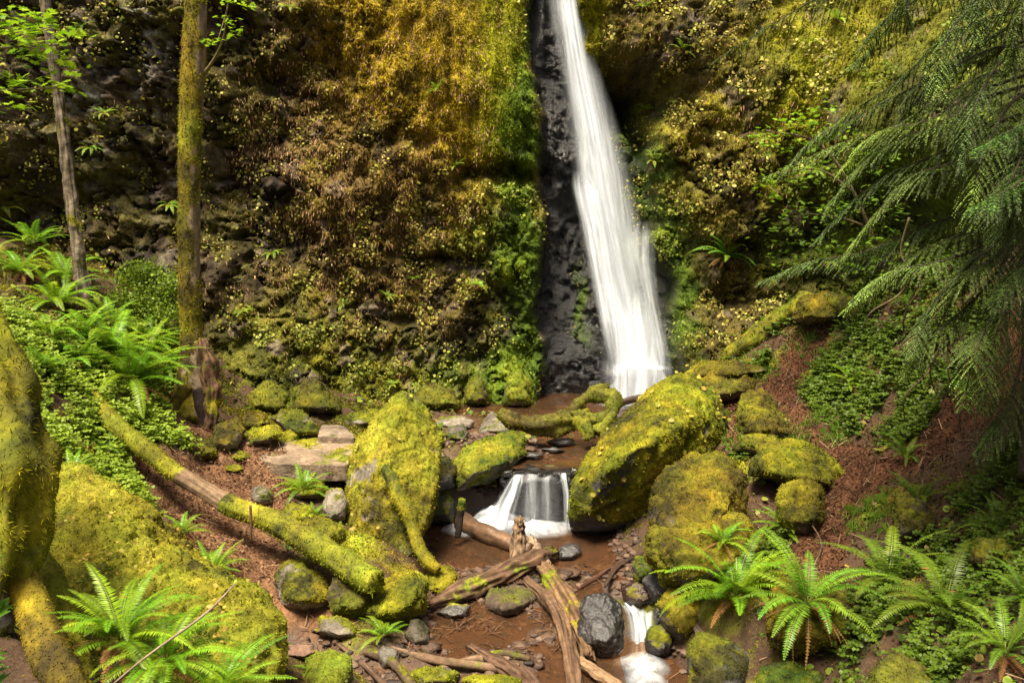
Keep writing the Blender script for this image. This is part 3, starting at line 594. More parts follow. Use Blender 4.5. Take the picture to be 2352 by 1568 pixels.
def white_mat(name, sx, sy, lo, hi, dens=1., colr=(.80, .85, .92)):
    """silky falling water: attribute 'col'.r edge density, .g across, .b along; streaks run along the fall"""
    m, nt, N, L = nodes(name); out = N.new('ShaderNodeOutputMaterial'); at = N.new('ShaderNodeAttribute'); at.attribute_name = 'col'
    sp = N.new('ShaderNodeSeparateColor'); L.new(at.outputs['Color'], sp.inputs[0])
    cb = N.new('ShaderNodeCombineXYZ'); a = N.new('ShaderNodeMath'); a.operation = 'MULTIPLY'; a.inputs[1].default_value = sx; b = N.new('ShaderNodeMath'); b.operation = 'MULTIPLY'; b.inputs[1].default_value = sy
    L.new(sp.outputs[1], a.inputs[0]); L.new(sp.outputs[2], b.inputs[0]); L.new(a.outputs[0], cb.inputs[0]); L.new(b.outputs[0], cb.inputs[1])
    n = N.new('ShaderNodeTexNoise'); n.inputs['Scale'].default_value = 1; n.inputs['Detail'].default_value = 4; n.inputs['Roughness'].default_value = .6; n.inputs['Distortion'].default_value = .3; L.new(cb.outputs[0], n.inputs['Vector'])
    mr = N.new('ShaderNodeMapRange'); mr.inputs[1].default_value = lo; mr.inputs[2].default_value = hi; mr.interpolation_type = 'SMOOTHSTEP'; L.new(n.outputs[0], mr.inputs[0])
    # alpha = clamp(edge*(.0+..streak)...)
    s = N.new('ShaderNodeMath'); s.operation = 'MULTIPLY_ADD'; s.inputs[1].default_value = .55 * dens; s.inputs[2].default_value = .55 * dens; L.new(mr.outputs[0], s.inputs[0])
    e = N.new('ShaderNodeMath'); e.operation = 'MULTIPLY'; e.use_clamp = True; L.new(s.outputs[0], e.inputs[0]); L.new(sp.outputs[0], e.inputs[1])
    d = N.new('ShaderNodeBsdfDiffuse'); d.inputs[0].default_value = (*colr, 1); tl = N.new('ShaderNodeBsdfTranslucent'); tl.inputs[0].default_value = (*colr, 1)
    mx0 = N.new('ShaderNodeMixShader'); mx0.inputs[0].default_value = .3; L.new(d.outputs[0], mx0.inputs[1]); L.new(tl.outputs[0], mx0.inputs[2])
    tr = N.new('ShaderNodeBsdfTransparent'); mx = N.new('ShaderNodeMixShader'); L.new(e.outputs[0], mx.inputs[0]); L.new(tr.outputs[0], mx.inputs[1]); L.new(mx0.outputs[0], mx.inputs[2]); L.new(mx.outputs[0], out.inputs[0])
    return m
M_WATER = water_mat(); M_FALL = white_mat('falling_water', 7, 2.4, .36, .66, 1.0); M_VEIL = white_mat('thin_falling_water', 10, 2.5, .34, .70, .7); M_FOAM = white_mat('foam', 9, 9, .34, .66, 1.1, (.80, .86, .94))
def wgrid(pts, z, nm, lab, cut=None):
    pts = [G(a, b, z) if len(q) == 2 else np.array([*q[:2], z]) for q in pts for a, b in [q[:2]]]
    lo = np.min(pts, 0); hi = np.max(pts, 0); n = 90
    a, b = np.meshgrid(np.linspace(lo[0], hi[0], n), np.linspace(lo[1], hi[1], n), indexing='ij'); a = a.ravel(); b = b.ravel()
    zz = z + .012 * perlin(np.column_stack([a * 2.2, b * 1.4, a * 0]), 5) + .006 * perlin(np.column_stack([a * 6, b * 4, a * 0]), 6)
    fq = grid_faces(n, n)[:, ::-1]; fc_ = np.column_stack([a, b])[fq].mean(1)
    if cut is not None: fq = fq[~cut(fc_[:, 0], fc_[:, 1])]
    o = obj(nm, np.column_stack([a, b, zz]), fq, M_WATER); tag(o, lab, kind='structure'); return o
wgrid([(-3.2, 11.12, 0), (3.2, 17.2, 0)], 0.0, 'plunge_pool', 'shallow brown water of the pool below the tall waterfall')
wgrid([(-2.6, 5.2, 0), (1.75, 11.12, 0)], -.70, 'stream', 'shallow clear brown stream among driftwood and stones', cut=lambda a, b: (a > .98) & (b < 9.25))
wgrid([(.93, 5.2, 0), (2.6, 9.1, 0)], -1.17, 'lower_pool', 'small lower pool below the bottom cascade')
def fallstrip(rows, nm, mat, par, front=.10, n=110, m=34, bulge=.10, edge=.22, Yfix=None, density=1., wob=.0, seed=0, fade=(0, 0), edgel=None, edger=None):
    """rows: (py, px_left, px_right[, Y]); the sheet hangs just in front of the rock"""
    rows = np.array(rows, float); py = np.linspace(rows[0, 0], rows[-1, 0], n)
    l = np.interp(py, rows[:, 0], rows[:, 1]); r = np.interp(py, rows[:, 0], rows[:, 2])
    if n > 6:
        k = np.ones(7) / 7; l = np.convolve(np.pad(l, 3, 'edge'), k, 'valid'); r = np.convolve(np.pad(r, 3, 'edge'), k, 'valid')
    V = []; C = []
    for i in range(n):
        for j in range(m):
            u = j / (m - 1); px = l[i] + (r[i] - l[i]) * u
            px += wob * math.sin(py[i] * .021 + u * 7 + seed) * (1 - abs(2 * u - 1))
            if Yfix is not None: Y = np.interp(py[i], rows[:, 0], rows[:, 3]) - bulge * math.sqrt(max(0, 1 - (2 * u - 1) ** 2))
            else:
                Y = base_y[min(len(base_y) - 1, int((py[i] - BY0) / 4))] - front - bulge * math.sqrt(max(0, 1 - (2 * u - 1) ** 2))
            Y -= .03 * math.sin(u * 19 + seed + py[i] * .004)
            V.append(P(px, py[i], Y)); t = i / (n - 1)
            e = min(1, u / (edgel or edge)) * min(1, (1 - u) / (edger or edge)); e = e * e * (3 - 2 * e)
            if fade[0]: e *= min(1, t / fade[0])
            if fade[1]: e *= min(1, (1 - t) / fade[1])
            C.append((e * density, u * (r[i] - l[i]) / 100 + seed * .1, t * (rows[-1, 0] - rows[0, 0]) / 400 + seed * .3))
    return child(nm, par, V, grid_faces(n, m), mat, np.clip(C, 0, 1) if mat is None else np.array(C))
# average wall depth behind the fall, smoothed over height
BY0 = -420; pys = np.arange(BY0, 960, 4.)
cen = np.interp(pys, [-400, 0, 200, 400, 600, 800, 910, 960], [1290, 1300, 1345, 1385, 1425, 1465, 1490, 1495])
base_y = np.array([chit(a, b)[1] if b > -120 else 16.2 for a, b in zip(cen, pys)]); 
kk = np.ones(41) / 41; base_y = np.convolve(np.pad(base_y, 20, 'edge'), kk, 'valid') - .12
base_y = np.minimum(base_y, np.interp(pys, [-400, 0, 900], [16.3, 16.2, 15.4])); base_y[pys > 840] = np.minimum(base_y[pys > 840], 15.25)
_me = mesh_np  # 'col' on water carries density and flow coordinates, not clipped
def mesh_np(name, V, Fc, col=None, wet=None, smooth=True):
    big = col is not None and np.max(col) > 1.0
    me = _me(name, V, Fc, None if big else col, wet, smooth)
    if big:
        c = np.ones((len(V), 4), np.float32); c[:, :3] = col; a = me.attributes.new('col', 'FLOAT_COLOR', 'POINT'); a.data.foreach_set('color', c.ravel())
    return me
wf = empty('waterfall', tuple(P(1490, 915, 15.2))); tag(wf, 'tall silky white waterfall sliding down the black rock chute into the pool', 'waterfall')
fallstrip([(-420, 1240, 1305), (0, 1276, 1345), (100, 1290, 1362), (200, 1300, 1385), (300, 1316, 1412), (400, 1322, 1438), (500, 1332, 1462), (600, 1352, 1478), (700, 1378, 1496), (800, 1398, 1520), (915, 1398, 1545)], 'main_flow', M_FALL, wf, .12, edge=.28, edger=.7, density=1.0, seed=1)
fallstrip([(-420, 1225, 1330), (0, 1250, 1345), (150, 1280, 1380), (300, 1298, 1430), (450, 1318, 1470), (600, 1338, 1500), (750, 1376, 1528), (915, 1370, 1572)], 'outer_veil', M_VEIL, wf, .04, edge=.4, density=.9, seed=2)
fallstrip([(390, 1312, 1350), (430, 1308, 1380), (520, 1330, 1400), (640, 1352, 1420), (760, 1376, 1440), (850, 1400, 1450)], 'left_strand', M_FALL, wf, .30, edge=.35, density=1., seed=3, fade=(.12, .3))
fallstrip([(-420, 1240, 1290), (0, 1276, 1330), (150, 1300, 1356), (300, 1330, 1392), (400, 1345, 1420), (520, 1370, 1440), (640, 1400, 1462), (760, 1440, 1500)], 'bright_core', M_FALL, wf, .26, edge=.45, density=1.0, seed=4, fade=(0, .4))
fallstrip([(505, 1455, 1500), (530, 1440, 1508), (600, 1440, 1510), (700, 1470, 1516), (820, 1492, 1545), (915, 1480, 1560)], 'right_spout', M_FALL, wf, .34, bulge=.16, edge=.45, density=.6, seed=5, fade=(.10, .3))
fallstrip([(660, 1432, 1488), (690, 1424, 1496), (760, 1428, 1510), (850, 1420, 1530), (918, 1408, 1540)], 'lower_flow', M_FALL, wf, .42, bulge=.2, edge=.45, density=1.05, seed=6, fade=(.3, 0))
fallstrip([(690, 1400, 1440), (760, 1404, 1450), (840, 1410, 1462), (918, 1404, 1470)], 'lower_left_flow', M_FALL, wf, .46, bulge=.15, edge=.45, density=.8, seed=7, fade=(.35, 0))
def foam(out, z, name, par, h=.06, dens=1.0, n=40, seed=0, fallz=None):
    """low mound of churned water with a soft rim, outline given on the level z"""
    o = np.array([G(a, b, z) for a, b in out]); c = o.mean(0); m = 48
    ang = np.arctan2(o[:, 1] - c[1], o[:, 0] - c[0]); rad = np.hypot(o[:, 0] - c[0], o[:, 1] - c[1]); s = np.argsort(ang); ang, rad = ang[s], rad[s]
    a = np.linspace(-math.pi, math.pi, m, endpoint=False); rr = np.interp(a, np.concatenate([ang - 2 * math.pi, ang, ang + 2 * math.pi]), np.tile(rad, 3))
    V = []; C = []
    for i in range(n):
        t = i / (n - 1)
        for j in range(m):
            x_, y_ = c[0] + math.cos(a[j]) * rr[j] * t, c[1] + math.sin(a[j]) * rr[j] * t
            V.append((x_, y_, z + .012 + h * (1 - t * t) ** 1.0)); C.append(((1 - t) ** 1.0 * 1.9 * dens, x_ * 1.2 + 1.1 + 20, y_ * .8))
    V = np.array(V); V[:, 2] += h * .5 * fbm(V * 6, 2, seed + 3) * (1 - (np.repeat(np.arange(n), m) / (n - 1)))
    return child(name, par, V, grid_faces(n, m, True), M_FOAM, np.array(C))
foam([(1380, 915), (1440, 898), (1520, 896), (1585, 905), (1570, 925), (1500, 930), (1420, 930)], 0.0, 'foam', wf, .55, .5)
foam([(1360, 920), (1440, 890), (1540, 890), (1620, 905), (1600, 935), (1500, 942), (1400, 940)], 0.0, 'foam', wf, .05, .7, seed=9)
cs = empty('cascade', tuple(G(1210, 1215, -.7))); tag(cs, 'small low waterfall of thin white veils dropping between the mossy boulders', 'waterfall')
Yc = G(1235, 1090, 0)[1] - .02 - 10.98
for k_, (rows, dn, nm) in enumerate([([(1089, 1176, 1204, 11.12), (1098, 1170, 1206, 10.98), (1107, 1162, 1203, 10.93), (1130, 1150, 1198, 10.88), (1165, 1128, 1190, 10.80), (1215, 1100, 1184, 10.72)], .75, 'veil'),
        ([(1088, 1208, 1232, 11.1), (1100, 1206, 1236, 10.97), (1150, 1203, 1242, 10.9), (1218, 1196, 1250, 10.84)], .42, 'veil'),
        ([(1092, 1244, 1264, 11.1), (1102, 1242, 1266, 10.97), (1150, 1243, 1270, 10.91), (1218, 1240, 1278, 10.86)], .36, 'veil'),
        ([(1086, 1284, 1302, 11.1), (1096, 1286, 1304, 10.96), (1130, 1292, 1312, 10.9), (1215, 1292, 1322, 10.8)], .8, 'veil'),
        ([(1090, 1165, 1310, 11.1), (1100, 1165, 1310, 10.99), (1150, 1160, 1312, 10.95), (1218, 1150, 1315, 10.9)], .16, 'back_veil')]):
    fallstrip([(a_, b_, c_, y_ + Yc) for a_, b_, c_, y_ in rows], nm, M_VEIL if k_ in (1, 2, 4) else M_FALL, cs, n=30, m=22, bulge=.05, edge=.48, wob=6, Yfix=1, density=dn * 1.2, seed=10 + k_)
foam([(1070, 1210), (1110, 1180), (1180, 1172), (1250, 1190), (1320, 1195), (1325, 1225), (1250, 1238), (1160, 1232), (1100, 1228)], -.70, 'foam', cs, .05, .75, seed=1)
foam([(1090, 1215), (1120, 1180), (1165, 1165), (1200, 1185), (1190, 1215), (1130, 1225)], -.68, 'foam', cs, .20, .6, seed=2)
foam([(1010, 1222), (1050, 1200), (1100, 1180), (1150, 1200), (1160, 1225), (1080, 1236)], -.70, 'foam', cs, .02, .7, seed=4)
lc_ = empty('cascade', tuple(G(1470, 1500, -1.17))); tag(lc_, 'narrow white cascade pouring past the wet black boulder at the bottom edge', 'waterfall')
fallstrip([(1335, 1400, 1440, 9.6), (1365, 1408, 1452, 9.3), (1395, 1428, 1468, 9.05), (1405, 1434, 1486, 8.95), (1450, 1440, 1500, 8.86), (1500, 1440, 1505, 8.8), (1530, 1420, 1530, 8.72)], 'flow', M_FALL, lc_, n=60, m=26, bulge=.12, edge=.45, Yfix=1, density=.95, seed=20, fade=(.25, 0))
fallstrip([(1395, 1455, 1520, 9.1), (1410, 1456, 1515, 8.98), (1450, 1462, 1512, 8.9), (1500, 1455, 1515, 8.82)], 'side_flow', M_VEIL, lc_, n=40, m=20, bulge=.08, edge=.35, Yfix=1, density=1., seed=21, fade=(.2, 0))
foam([(1385, 1560), (1430, 1508), (1480, 1495), (1520, 1510), (1530, 1560), (1500, 1620), (1420, 1620)], -1.17, 'foam', lc_, .08, .5, seed=3)
# ================================================================= ROCKS
def bl(out, yb, yt, label, **k): return boulder(out, yb, yt, label=label, **k)
# foreground mossy boulder (bottom left)
FB = rock_from([P(*a) for a in [(130, 1090, 6.6), (215, 1078, 6.5), (262, 1100, 6.35), (330, 1165, 6.2), (400, 1245, 6.0), (470, 1320, 5.8), (560, 1362, 5.65), (615, 1405, 5.45), (622, 1500, 5.2), (600, 1600, 5.0), (560, 1760, 4.8), (120, 1200, 5.7), (105, 1300, 5.2),
      (150, 1500, 4.5), (200, 1700, 4.1), (420, 1700, 4.35), (380, 1380, 5.1), (200, 1230, 7.4), (450, 1400, 7.0), (600, 1480, 6.4), (300, 1700, 6.6)]],
     'boulder', 'huge flat topped boulder wrapped in yellow moss in the bottom left foreground', sub=8, p=16, amp=.05, moss=1.2, pname='bright', fuzz=1.2, seed=11)
CB = rock_from([P(*a) for a in [(932, 899, 10.6), (905, 912, 10.6), (880, 942, 10.5), (815, 1020, 10.3), (800, 1090, 10.1), (790, 1200, 9.8), (780, 1280, 9.6), (840, 1320, 9.35), (905, 1295, 9.25), (945, 1275, 9.3), (975, 1200, 9.6), (1003, 1110, 9.9), (1012, 1020, 10.4),
      (988, 960, 10.7), (962, 915, 10.7), (868, 1060, 9.75), (838, 1180, 9.35), (930, 950, 11.4), (850, 1150, 11), (990, 1200, 10.8), (820, 1300, 10.4)]],
     'boulder', 'pointed slab like boulder standing on end, covered with yellow moss, left of the small cascade', sub=7, clump=False, p=60, amp=.009, moss=1.0, pname='bright', seed=5, rock=GREY, waterline=-.62)
RB = rock_from([P(*a) for a in [(1555, 850, 12.1), (1600, 858, 12.2), (1648, 900, 12.1), (1672, 985, 11.8), (1500, 880, 11.9), (1405, 980, 11.3), (1330, 1080, 10.7), (1308, 1140, 10.35), (1302, 1215, 10.6), (1320, 1262, 11.0), (1400, 1285, 11.3), (1500, 1290, 11.4), (1560, 1240, 11.5), (1500, 1010, 10.3), (1590, 960, 10.9), (1400, 1065, 10.05), (1350, 1180, 10.1),
      (1640, 1060, 11.6), (1640, 1200, 11.6), (1500, 900, 13.0), (1620, 940, 13.0), (1400, 1150, 12.2)]],
     'boulder', 'largest mossy boulder right of the small cascade, bright on top with a dark overhanging front', sub=7, p=36, amp=.024, moss=1.1, pname='yellow', seed=8, rock=BLACK * 2, waterline=-.70)
bl([(1500, 1120), (1530, 1065), (1590, 1030), (1650, 1035), (1715, 1085), (1722, 1130), (1700, 1200), (1640, 1260), (1560, 1290), (1495, 1260), (1488, 1190)], 9.7, 10.4, 'rounded olive mossy boulder just right of the largest boulder', sub=6, moss=1.0, pname='ochre', p=14, amp=.06, rock=ROCK * .7)
bl([(1490, 1220), (1560, 1195), (1640, 1180), (1710, 1185), (1760, 1230), (1762, 1300), (1700, 1345), (1600, 1370), (1520, 1345), (1480, 1280)], 9.0, 9.4, 'low brownish mossy boulder below the rounded olive one, behind the big bright fern', sub=6, moss=.9, pname='ochre', amp=.07, rock=ROCK * .7)
bl([(1715, 1062), (1745, 1028), (1805, 1010), (1870, 1030), (1930, 1070), (1958, 1100), (1945, 1140), (1860, 1125), (1780, 1105), (1720, 1090)], 10.3, 10.6, 'wedge shaped mossy boulder overhanging a dark hollow beside the right path', sub=6, moss=1.1, pname='yellow', p=20, thick=.9, rock=BLACK * 2)
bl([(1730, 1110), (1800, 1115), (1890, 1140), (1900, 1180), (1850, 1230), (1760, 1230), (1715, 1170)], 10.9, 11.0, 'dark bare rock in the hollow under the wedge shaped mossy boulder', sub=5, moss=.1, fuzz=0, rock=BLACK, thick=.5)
bl([(1782, 1150), (1800, 1110), (1845, 1094), (1890, 1115), (1902, 1160), (1895, 1210), (1850, 1235), (1800, 1225), (1780, 1190)], 9.6, 9.8, 'egg shaped mossy boulder below the wedge shaped one', moss=1.05, pname='ochre', p=12)
bl([(1448, 1300), (1462, 1278), (1492, 1276), (1508, 1295), (1500, 1330), (1462, 1345)], 9.6, 9.7, 'small mossy rock at the waterside left of the round dark one', moss=1.0, pname='green', big=False)
bl([(1472, 1330), (1500, 1300), (1545, 1315), (1562, 1355), (1540, 1395), (1490, 1390)], 9.2, 9.3, 'round dark green rock at the waterside above the bottom cascade', moss=.7, pname='dark', rock=BLACK * 2, wet=.5, waterline=-.72, big=False)
bl([(1512, 1385), (1545, 1345), (1600, 1350), (1630, 1400), (1620, 1470), (1560, 1480), (1520, 1440)], 8.6, 8.8, 'mossy rock under the left edge of the big bright fern', moss=.9, pname='ochre', rock=ROCK * .6)
bl([(1478, 1470), (1492, 1438), (1525, 1430), (1550, 1455), (1548, 1500), (1515, 1518), (1485, 1500)], 8.5, 8.6, 'wet black rock right of the bottom cascade', moss=.05, fuzz=0, rock=BLACK, wet=1., big=False)
bl([(1425, 1345), (1465, 1330), (1500, 1350), (1515, 1385), (1470, 1400), (1430, 1385)], 9.3, 9.4, 'wet dark red rock at the head of the bottom cascade', moss=0, fuzz=0, rock=(.04, .02, .015), wet=1., big=False)
bl([(1500, 1395), (1535, 1385), (1560, 1410), (1545, 1440), (1505, 1435)], 8.9, 8.95, 'little glossy black rock between the bottom cascade and the mossy bank', moss=0, fuzz=0, rock=BLACK, wet=1., big=False)
bl([(1325, 1400), (1345, 1362), (1395, 1352), (1425, 1385), (1437, 1440), (1430, 1500), (1385, 1520), (1345, 1505), (1322, 1460)], 8.7, 9.0, 'big wet black boulder left of the bottom cascade', sub=6, moss=.05, fuzz=0, rock=BLACK * 1.1, wet=1., p=14, amp=.07)
bl([(1110, 1385), (1125, 1350), (1190, 1345), (1222, 1352), (1228, 1380), (1195, 1415), (1150, 1420), (1118, 1405)], 9.0, 9.35, 'flat topped rock in mid stream with moss on its right side', moss=.62, pname='green', rock=(.07, .05, .035), waterline=-.74, p=24, under=-.1)
bl([(1000, 1405), (1040, 1385), (1085, 1390), (1075, 1418), (1030, 1425)], 8.9, 9.0, 'flat wet slate coloured rock at the edge of the lower stream', moss=.0, fuzz=0, rock=(.07, .065, .06), wet=.9, big=False)
bl([(1190, 1180), (1205, 1168), (1225, 1180), (1228, 1205), (1195, 1210)], 10.6, 10.7, 'small dark rock standing in the white water of the small cascade', moss=0, fuzz=0, rock=BLACK * 1.5, wet=1., big=False)
bl([(1275, 1270), (1290, 1250), (1325, 1248), (1342, 1268), (1320, 1290), (1280, 1290)], 10.2, 10.3, 'wet black rock at the foot of the largest boulder', moss=0, fuzz=0, rock=BLACK * 1.3, wet=1., big=False)
# upstream group
bl([(1040, 1060), (1070, 1025), (1130, 1000), (1175, 985), (1208, 1005), (1213, 1045), (1180, 1075), (1110, 1110), (1048, 1130), (1040, 1100)], 10.9, 11.5, 'mossy boulder with a bare sloping grey top beside the lip of the small cascade', sub=6, moss=.85, pname='green', rock=GREY * .8, p=24, amp=.035, under=-.15, waterline=-.72)
bl([(1095, 1000), (1105, 965), (1130, 945), (1165, 965), (1185, 990), (1150, 1005)], 12.3, 12.8, 'grey rock with flat faces behind the mossy boulder at the cascade lip', moss=.3, rock=GREY * .8, pname='green')
bl([(998, 975), (1010, 957), (1060, 954), (1092, 968), (1085, 985), (1030, 990)], 12.9, 13.2, 'low flat grey rock in the pool behind the pointed boulder', moss=.05, fuzz=0, rock=GREY * 1.1)
bl([(1020, 1000), (1030, 980), (1065, 975), (1080, 995), (1070, 1018), (1030, 1015)], 12.1, 12.3, 'small grey rock with moss speckles in front of the low flat grey rock', moss=.3, pname='green', rock=GREY * .6, big=False)
bl([(985, 1015), (998, 985), (1015, 990), (1020, 1020), (1000, 1035)], 11.9, 12., 'small mossy rock tucked behind the pointed boulder', moss=.9, pname='yellow', big=False)
bl([(985, 1090), (995, 1060), (1030, 1050), (1050, 1080), (1045, 1120), (1000, 1130)], 10.7, 10.9, 'dark rock in the gap between the pointed boulder and the cascade, upper one', moss=.25, pname='dark', rock=BLACK * 1.4, wet=.7, big=False)
bl([(975, 1160), (985, 1120), (1030, 1120), (1050, 1160), (1040, 1205), (985, 1210)], 10.5, 10.7, 'dark rock in the gap between the pointed boulder and the cascade, lower one', moss=.45, pname='green', rock=BLACK * 1.2, wet=.8, big=False)
bl([(1030, 1120), (1070, 1100), (1150, 1095), (1160, 1150), (1130, 1200), (1040, 1210)], 11.5, 11.7, 'black wet rock recess behind the left veil of the small cascade', moss=0, fuzz=0, rock=BLACK * .4, wet=.8, fixed=True)
slabp = [G(1150, 1092, -.01), G(1330, 1092, -.01), G(1150, 1070, -.01), G(1330, 1070, -.01), G(1120, 1050, -.06), G(1350, 1050, -.06)]
rock_from([a - [0, 0, .02] for a in slabp] + [a * [1, 1, 0] + [0, .22, -.9] for a in slabp], 'rock_ledge', 'wet black rock ledge the small cascade pours over', sub=6, p=6, amp=.07, moss=0, fuzz=0, rock=BLACK * .4, wet=1., cat_='rock')
for q_, lb in [([(1195, 1050), (1215, 1038), (1250, 1042), (1245, 1058)], 'thin wet stone breaking the surface above the small cascade, nearest the lip'), ([(1250, 1015), (1275, 1005), (1320, 1008), (1325, 1022), (1280, 1028)], 'thin wet stone breaking the surface above the small cascade, by the driftwood stump'),
               ([(1240, 1030), (1270, 1026), (1300, 1034), (1270, 1044)], 'flattest wet stone breaking the surface above the small cascade')]:
    bl(q_, G(q_[0][0], q_[0][1], 0)[1], None, lb, big=False, moss=0, fuzz=0, rock=BLACK * 2, wet=1., sub=4)
for q_, lb in [([(1150, 1094), (1158, 1080), (1176, 1080), (1180, 1096)], 'tiny wet black stone at the left end of the small cascade lip'), ([(1232, 1098), (1236, 1086), (1246, 1085), (1250, 1098)], 'tiny wet black stone in the middle of the small cascade lip'), ([(1266, 1098), (1268, 1084), (1288, 1082), (1292, 1098)], 'tiny wet black stone right of the middle of the small cascade lip'), ([(1306, 1092), (1312, 1074), (1335, 1076), (1338, 1096)], 'wet black stone at the right end of the small cascade lip')]:
    bl(q_, G(1235, 1090, 0)[1] + .03, None, lb, big=False, moss=0, fuzz=0, rock=BLACK * .7, wet=1., sub=4, fixed=True, amp=.12)
# left bank flat slabs and cluster
slab([(588, 1050), (640, 1020), (735, 1003), (815, 1006), (830, 1050), (800, 1068), (700, 1066), (630, 1064)], .33, .20, name='rock_slab', label='broad flat bare brown slab left of the pointed boulder', moss=.12, fuzz=.6, rock=(.20, .145, .10), p=30, amp=.02, sub=6, cat_='rock', under=-.25)
slab([(730, 1000), (738, 975), (790, 978), (812, 995), (815, 1005)], .42, .16, name='rock_slab', label='smaller flat bare slab behind the broad brown slab', moss=.1, fuzz=.6, rock=(.2, .15, .11), p=30, amp=.02, sub=5, cat_='rock', under=-.25)
bl([(650, 1075), (700, 1066), (790, 1068), (806, 1085), (780, 1102), (700, 1094), (655, 1090)], 10.0, 10.2, 'low mossy rock along the front edge of the broad brown slab', moss=1., thick=.3)
bl([(478, 1010), (500, 975), (548, 960), (562, 985), (548, 1030), (510, 1042), (485, 1035)], 11.2, 11.5, 'mossy block at the foot of the hollow based tree', moss=.8, pname='ochre', rock=GREY)
bl([(545, 965), (570, 945), (605, 950), (620, 970), (600, 990), (560, 990)], 12.0, 12.2, 'mossy block behind the others between the hollow based tree and the cliff', moss=.85, pname='ochre')
bl([(552, 1005), (575, 985), (635, 976), (650, 995), (620, 1020), (565, 1030)], 11.2, 11.5, 'flattish mossy rock in the middle of the rock row by the cliff', moss=.8)
bl([(618, 958), (645, 940), (690, 945), (728, 975), (735, 1002), (690, 1012), (655, 990)], 11.7, 12.2, 'angular mossy rock with a dark edge at the right end of the rock row', moss=.7, rock=GREY, p=26)
bl([(640, 1000), (665, 985), (690, 1000), (680, 1020), (645, 1022)], 11.1, 11.2, 'small mossy stone in front of the angular rock of the rock row', moss=.9, big=False)
bl([(428, 1000), (440, 984), (470, 995), (502, 1030), (503, 1052), (475, 1058), (448, 1040)], 10.7, 11.2, 'long mossy rock lying beside the path left of the rock row', moss=1., pname='ochre', thick=.35)
bl([(508, 1075), (525, 1063), (560, 1068), (568, 1080), (540, 1088), (512, 1085)], 10.3, 10.4, 'small flat mossy stone on the left path, lower of two', moss=.9, big=False)
bl([(520, 1050), (540, 1038), (570, 1040), (572, 1055), (545, 1060)], 10.7, 10.8, 'small flat mossy stone on the left path, upper of two', moss=.9, big=False)
bl([(793, 975), (800, 950), (860, 938), (890, 945), (870, 975), (820, 985)], 12.6, 12.9, 'pale mossy rock just behind the peak of the pointed boulder', moss=.45, rock=GREY * 1.1)
bl([(570, 1145), (580, 1120), (605, 1113), (625, 1130), (628, 1160), (595, 1165)], 9.6, 9.7, 'rounded grey brown rock behind the fallen mossy log', moss=.4, rock=GREY * .9, big=False)
bl([(650, 1120), (680, 1098), (740, 1100), (755, 1125), (735, 1150), (670, 1150)], 9.7, 9.9, 'mossy rock behind the small fern near the pointed boulder', moss=1.)
bl([(735, 1170), (750, 1130), (785, 1118), (800, 1150), (795, 1195), (755, 1208)], 9.4, 9.6, 'bare angular grey rock against the left side of the pointed boulder', moss=.3, rock=GREY, p=26)
bl([(640, 1185), (660, 1160), (710, 1160), (742, 1182), (730, 1205), (670, 1205)], 9.2, 9.3, 'low mossy rock below the small fern near the pointed boulder', moss=.95)
bl([(700, 1190), (740, 1185), (790, 1210), (785, 1250), (730, 1240), (690, 1215)], 9.0, 9.2, 'shadowed mossy rock under the fallen mossy log', moss=.8, pname='ochre')
bl([(628, 1380), (632, 1320), (655, 1285), (700, 1285), (745, 1320), (767, 1365), (755, 1400), (700, 1412), (640, 1400)], 8.0, 8.3, 'round mossy boulder with a bare left face beside the left path', sub=6, moss=.72, rock=GREY * .8)
bl([(750, 1370), (765, 1320), (800, 1310), (860, 1330), (865, 1400), (820, 1430), (765, 1415)], 8.1, 8.3, 'dark mossy boulder under the near end of the fallen mossy log', moss=.75, pname='olive', rock=ROCK * .6)
bl([(800, 1420), (840, 1360), (900, 1320), (940, 1306), (985, 1325), (988, 1370), (975, 1400), (910, 1435), (850, 1445)], 8.5, 8.8, 'elongated mossy boulder at the left edge of the lower stream', sub=6, moss=1.1, p=12)
bl([(972, 1330), (990, 1302), (1030, 1296), (1055, 1320), (1052, 1355), (1015, 1375), (978, 1365)], 8.8, 9., 'small round mossy boulder at the foot of the leaning mossy branch', moss=1.1, p=12)
bl([(725, 1450), (735, 1418), (780, 1414), (825, 1440), (828, 1468), (780, 1475)], 7.9, 8., 'low flat mossy rock left of the small bright fern by the stream', moss=.7, rock=GREY * .8, thick=.3)
bl([(930, 1460), (940, 1425), (965, 1420), (990, 1450), (992, 1485), (950, 1490)], 8.5, 8.6, 'upright greenish wet rock at the edge of the lower stream', moss=.6, pname='dark', rock=ROCK * .7, wet=.5, waterline=-.74)
bl([(600, 1568), (615, 1525), (660, 1508), (705, 1525), (715, 1568), (690, 1620), (620, 1620)], 7.1, 7.3, 'yellow mossy rock at the bottom edge of the left path', moss=.75)
bl([(690, 1560), (710, 1505), (770, 1488), (810, 1510), (812, 1560), (780, 1610), (700, 1610)], 7.2, 7.4, 'mossy rock behind the bottom edge fern of the left bank', moss=.8, pname='green')
bl([(590, 1440), (612, 1415), (640, 1425), (645, 1460), (610, 1475)], 7.5, 7.6, 'small brown stone by the corner of the huge foreground boulder', moss=.3, big=False, rock=(.16, .10, .07))
bl([(640, 1510), (665, 1480), (720, 1476), (735, 1500), (700, 1520)], 7.5, 7.6, 'flat reddish brown stone at the bottom of the left path', moss=.1, fuzz=0, rock=(.17, .10, .07), thick=.3, big=False)
bl([(860, 1500), (880, 1480), (915, 1490), (920, 1530), (880, 1540)], 8.0, 8.1, 'wet dark grey stone among the bottom sticks', moss=.2, rock=GREY * .5, wet=.6, big=False, pname='dark')
